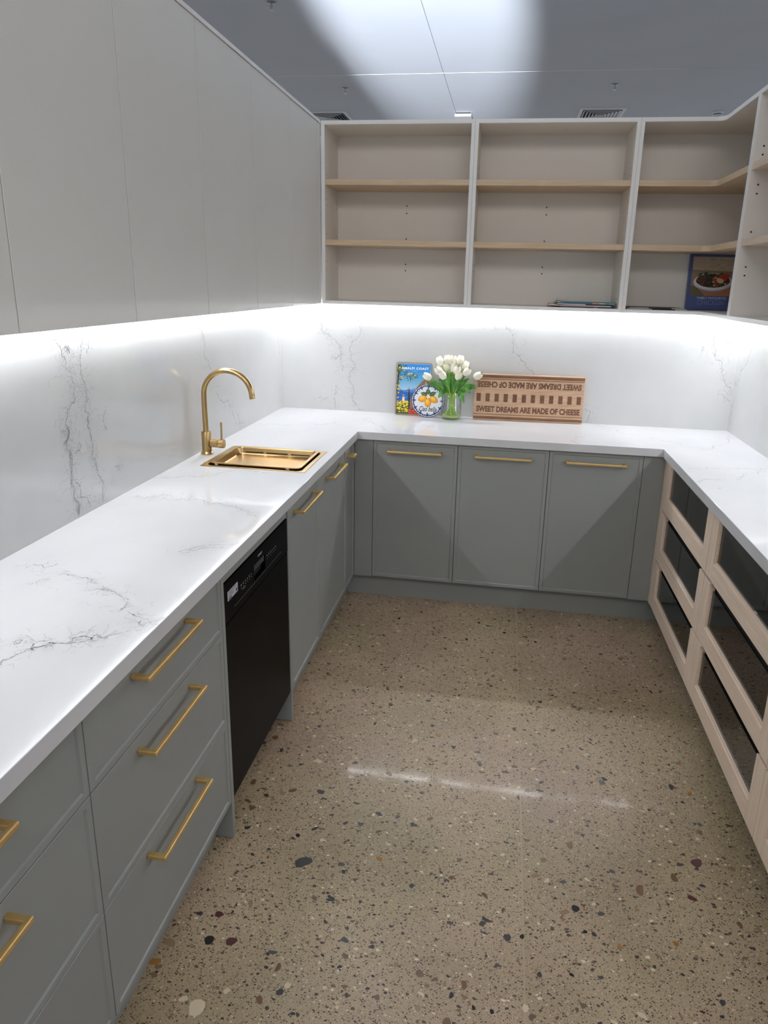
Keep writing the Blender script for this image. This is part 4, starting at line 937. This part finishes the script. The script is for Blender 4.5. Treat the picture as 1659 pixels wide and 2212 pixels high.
magazine(1.920, cy_, zb+.0052, .262, .195, .0048, 2, (20, 20, 22), 'black magazine on top in the corner shelf unit beside the blue book', 'magazines in the corner shelf unit', 0, ((0, .05, (16, 16, 18)), (.05, .38, (170, 170, 170)), (.38, .78, (18, 18, 20)), (.78, 1, (206, 206, 206))))

# ---------------------------------------------------------------- ceiling fittings
def vent(cx, cy, s, label):
    t = thing('ceiling_vent', label, 'vent', (cx, cy, CZ), 'square ceiling vents')
    bm = bm_new()
    loft(bm, [(rrect(cx-s/2, cx+s/2, cy-s/2, cy+s/2, .002, 1), CZ-.0005), (rrect(cx-s/2, cx+s/2, cy-s/2, cy+s/2, .002, 1), CZ-.010), (rrect(cx-s/2+.035, cx+s/2-.035, cy-s/2+.035, cy+s/2-.035, .002, 1), CZ-.012), (rrect(cx-s/2+.035, cx+s/2-.035, cy-s/2+.035, cy+s/2-.035, .002, 1), CZ-.0005)], False)
    obj('frame', bm, ventm, t)
    boxo('backing', (cx-s/2+.037, cx+s/2-.037, cy-s/2+.037, cy+s/2-.037, CZ-.003, CZ-.0005), mat('vent_dark', srgb(38, 42, 50), .8), t)
    for k in range(7):
        h = s/2-.042-k*.034
        if h < .012: break
        bm = bm_new(); h2 = h-.020
        loft(bm, [(rrect(cx-h, cx+h, cy-h, cy+h, .001, 1), CZ-.020), (rrect(cx-h2, cx+h2, cy-h2, cy+h2, .001, 1), CZ-.0035)], False)
        o = obj('louvre', bm, ventm, t); sm = o.modifiers.new('thickness', 'SOLIDIFY'); sm.thickness = .0015
vent(-.895, 4.40, .49, 'square louvred ceiling vent at the left above the tall cabinets')
vent(2.092, 4.38, .47, 'square louvred ceiling vent at the right above the open shelves')
def sprinkler(x, y, label):
    t = thing('sprinkler_head', label, 'sprinkler', (x, y, CZ), 'ceiling sprinkler heads')
    bm = bm_new(); lathe(bm, [(.036, -.0005), (.036, -.003), (.026, -.008), (.012, -.009)], (x, y, CZ), 24); obj('escutcheon', bm, mat('pale_steel', srgb(180, 184, 192), .35, .6), t)
    bm = bm_new(); cyl(bm, (x, y, CZ-.0095), (x, y, CZ-.045), .007, n=12); obj('stem', bm, alu, t)
    bm = bm_new(); lathe(bm, [(.004, -.0455), (.016, -.046), (.016, -.048), (.004, -.0485)], (x, y, CZ), 16); obj('deflector', bm, alu, t)
sprinkler(-.452, 1.262, 'sprinkler head at the top edge of the photo, left')
sprinkler(-.437, 3.28, 'sprinkler head above the left open shelf unit')
sprinkler(2.081, 3.30, 'sprinkler head above the middle open shelf unit, right of the bright patch')
sd = thing('smoke_detector', 'round white smoke detector on the ceiling above the corner unit', 'smoke detector', (3.282, 4.39, CZ))
bm = bm_new(); lathe(bm, [(.055, -.0005), (.055, -.012), (.050, -.016)], (3.282, 4.39, CZ), 28); obj('base', bm, ventm, sd)
bm = bm_new(); lathe(bm, [(.040, -.0165), (.040, -.024)], (3.282, 4.39, CZ), 28); obj('sensor_slot', bm, black, sd)
bm = bm_new(); lathe(bm, [(.050, -.0245), (.048, -.032), (.034, -.042), (.010, -.045)], (3.282, 4.39, CZ), 28); obj('cap', bm, ventm, sd)
fx = thing('ceiling_fitting', 'small flat white box fitting on the ceiling above the left divider', 'fitting', (.63, 4.33, CZ))
boxo('mount', (.55, .71, 4.27, 4.39, CZ-.012, CZ-.0005), black, fx)
boxo('body', (.54, .72, 4.26, 4.40, CZ-.040, CZ-.0125), ventm, fx, bevel=.004)
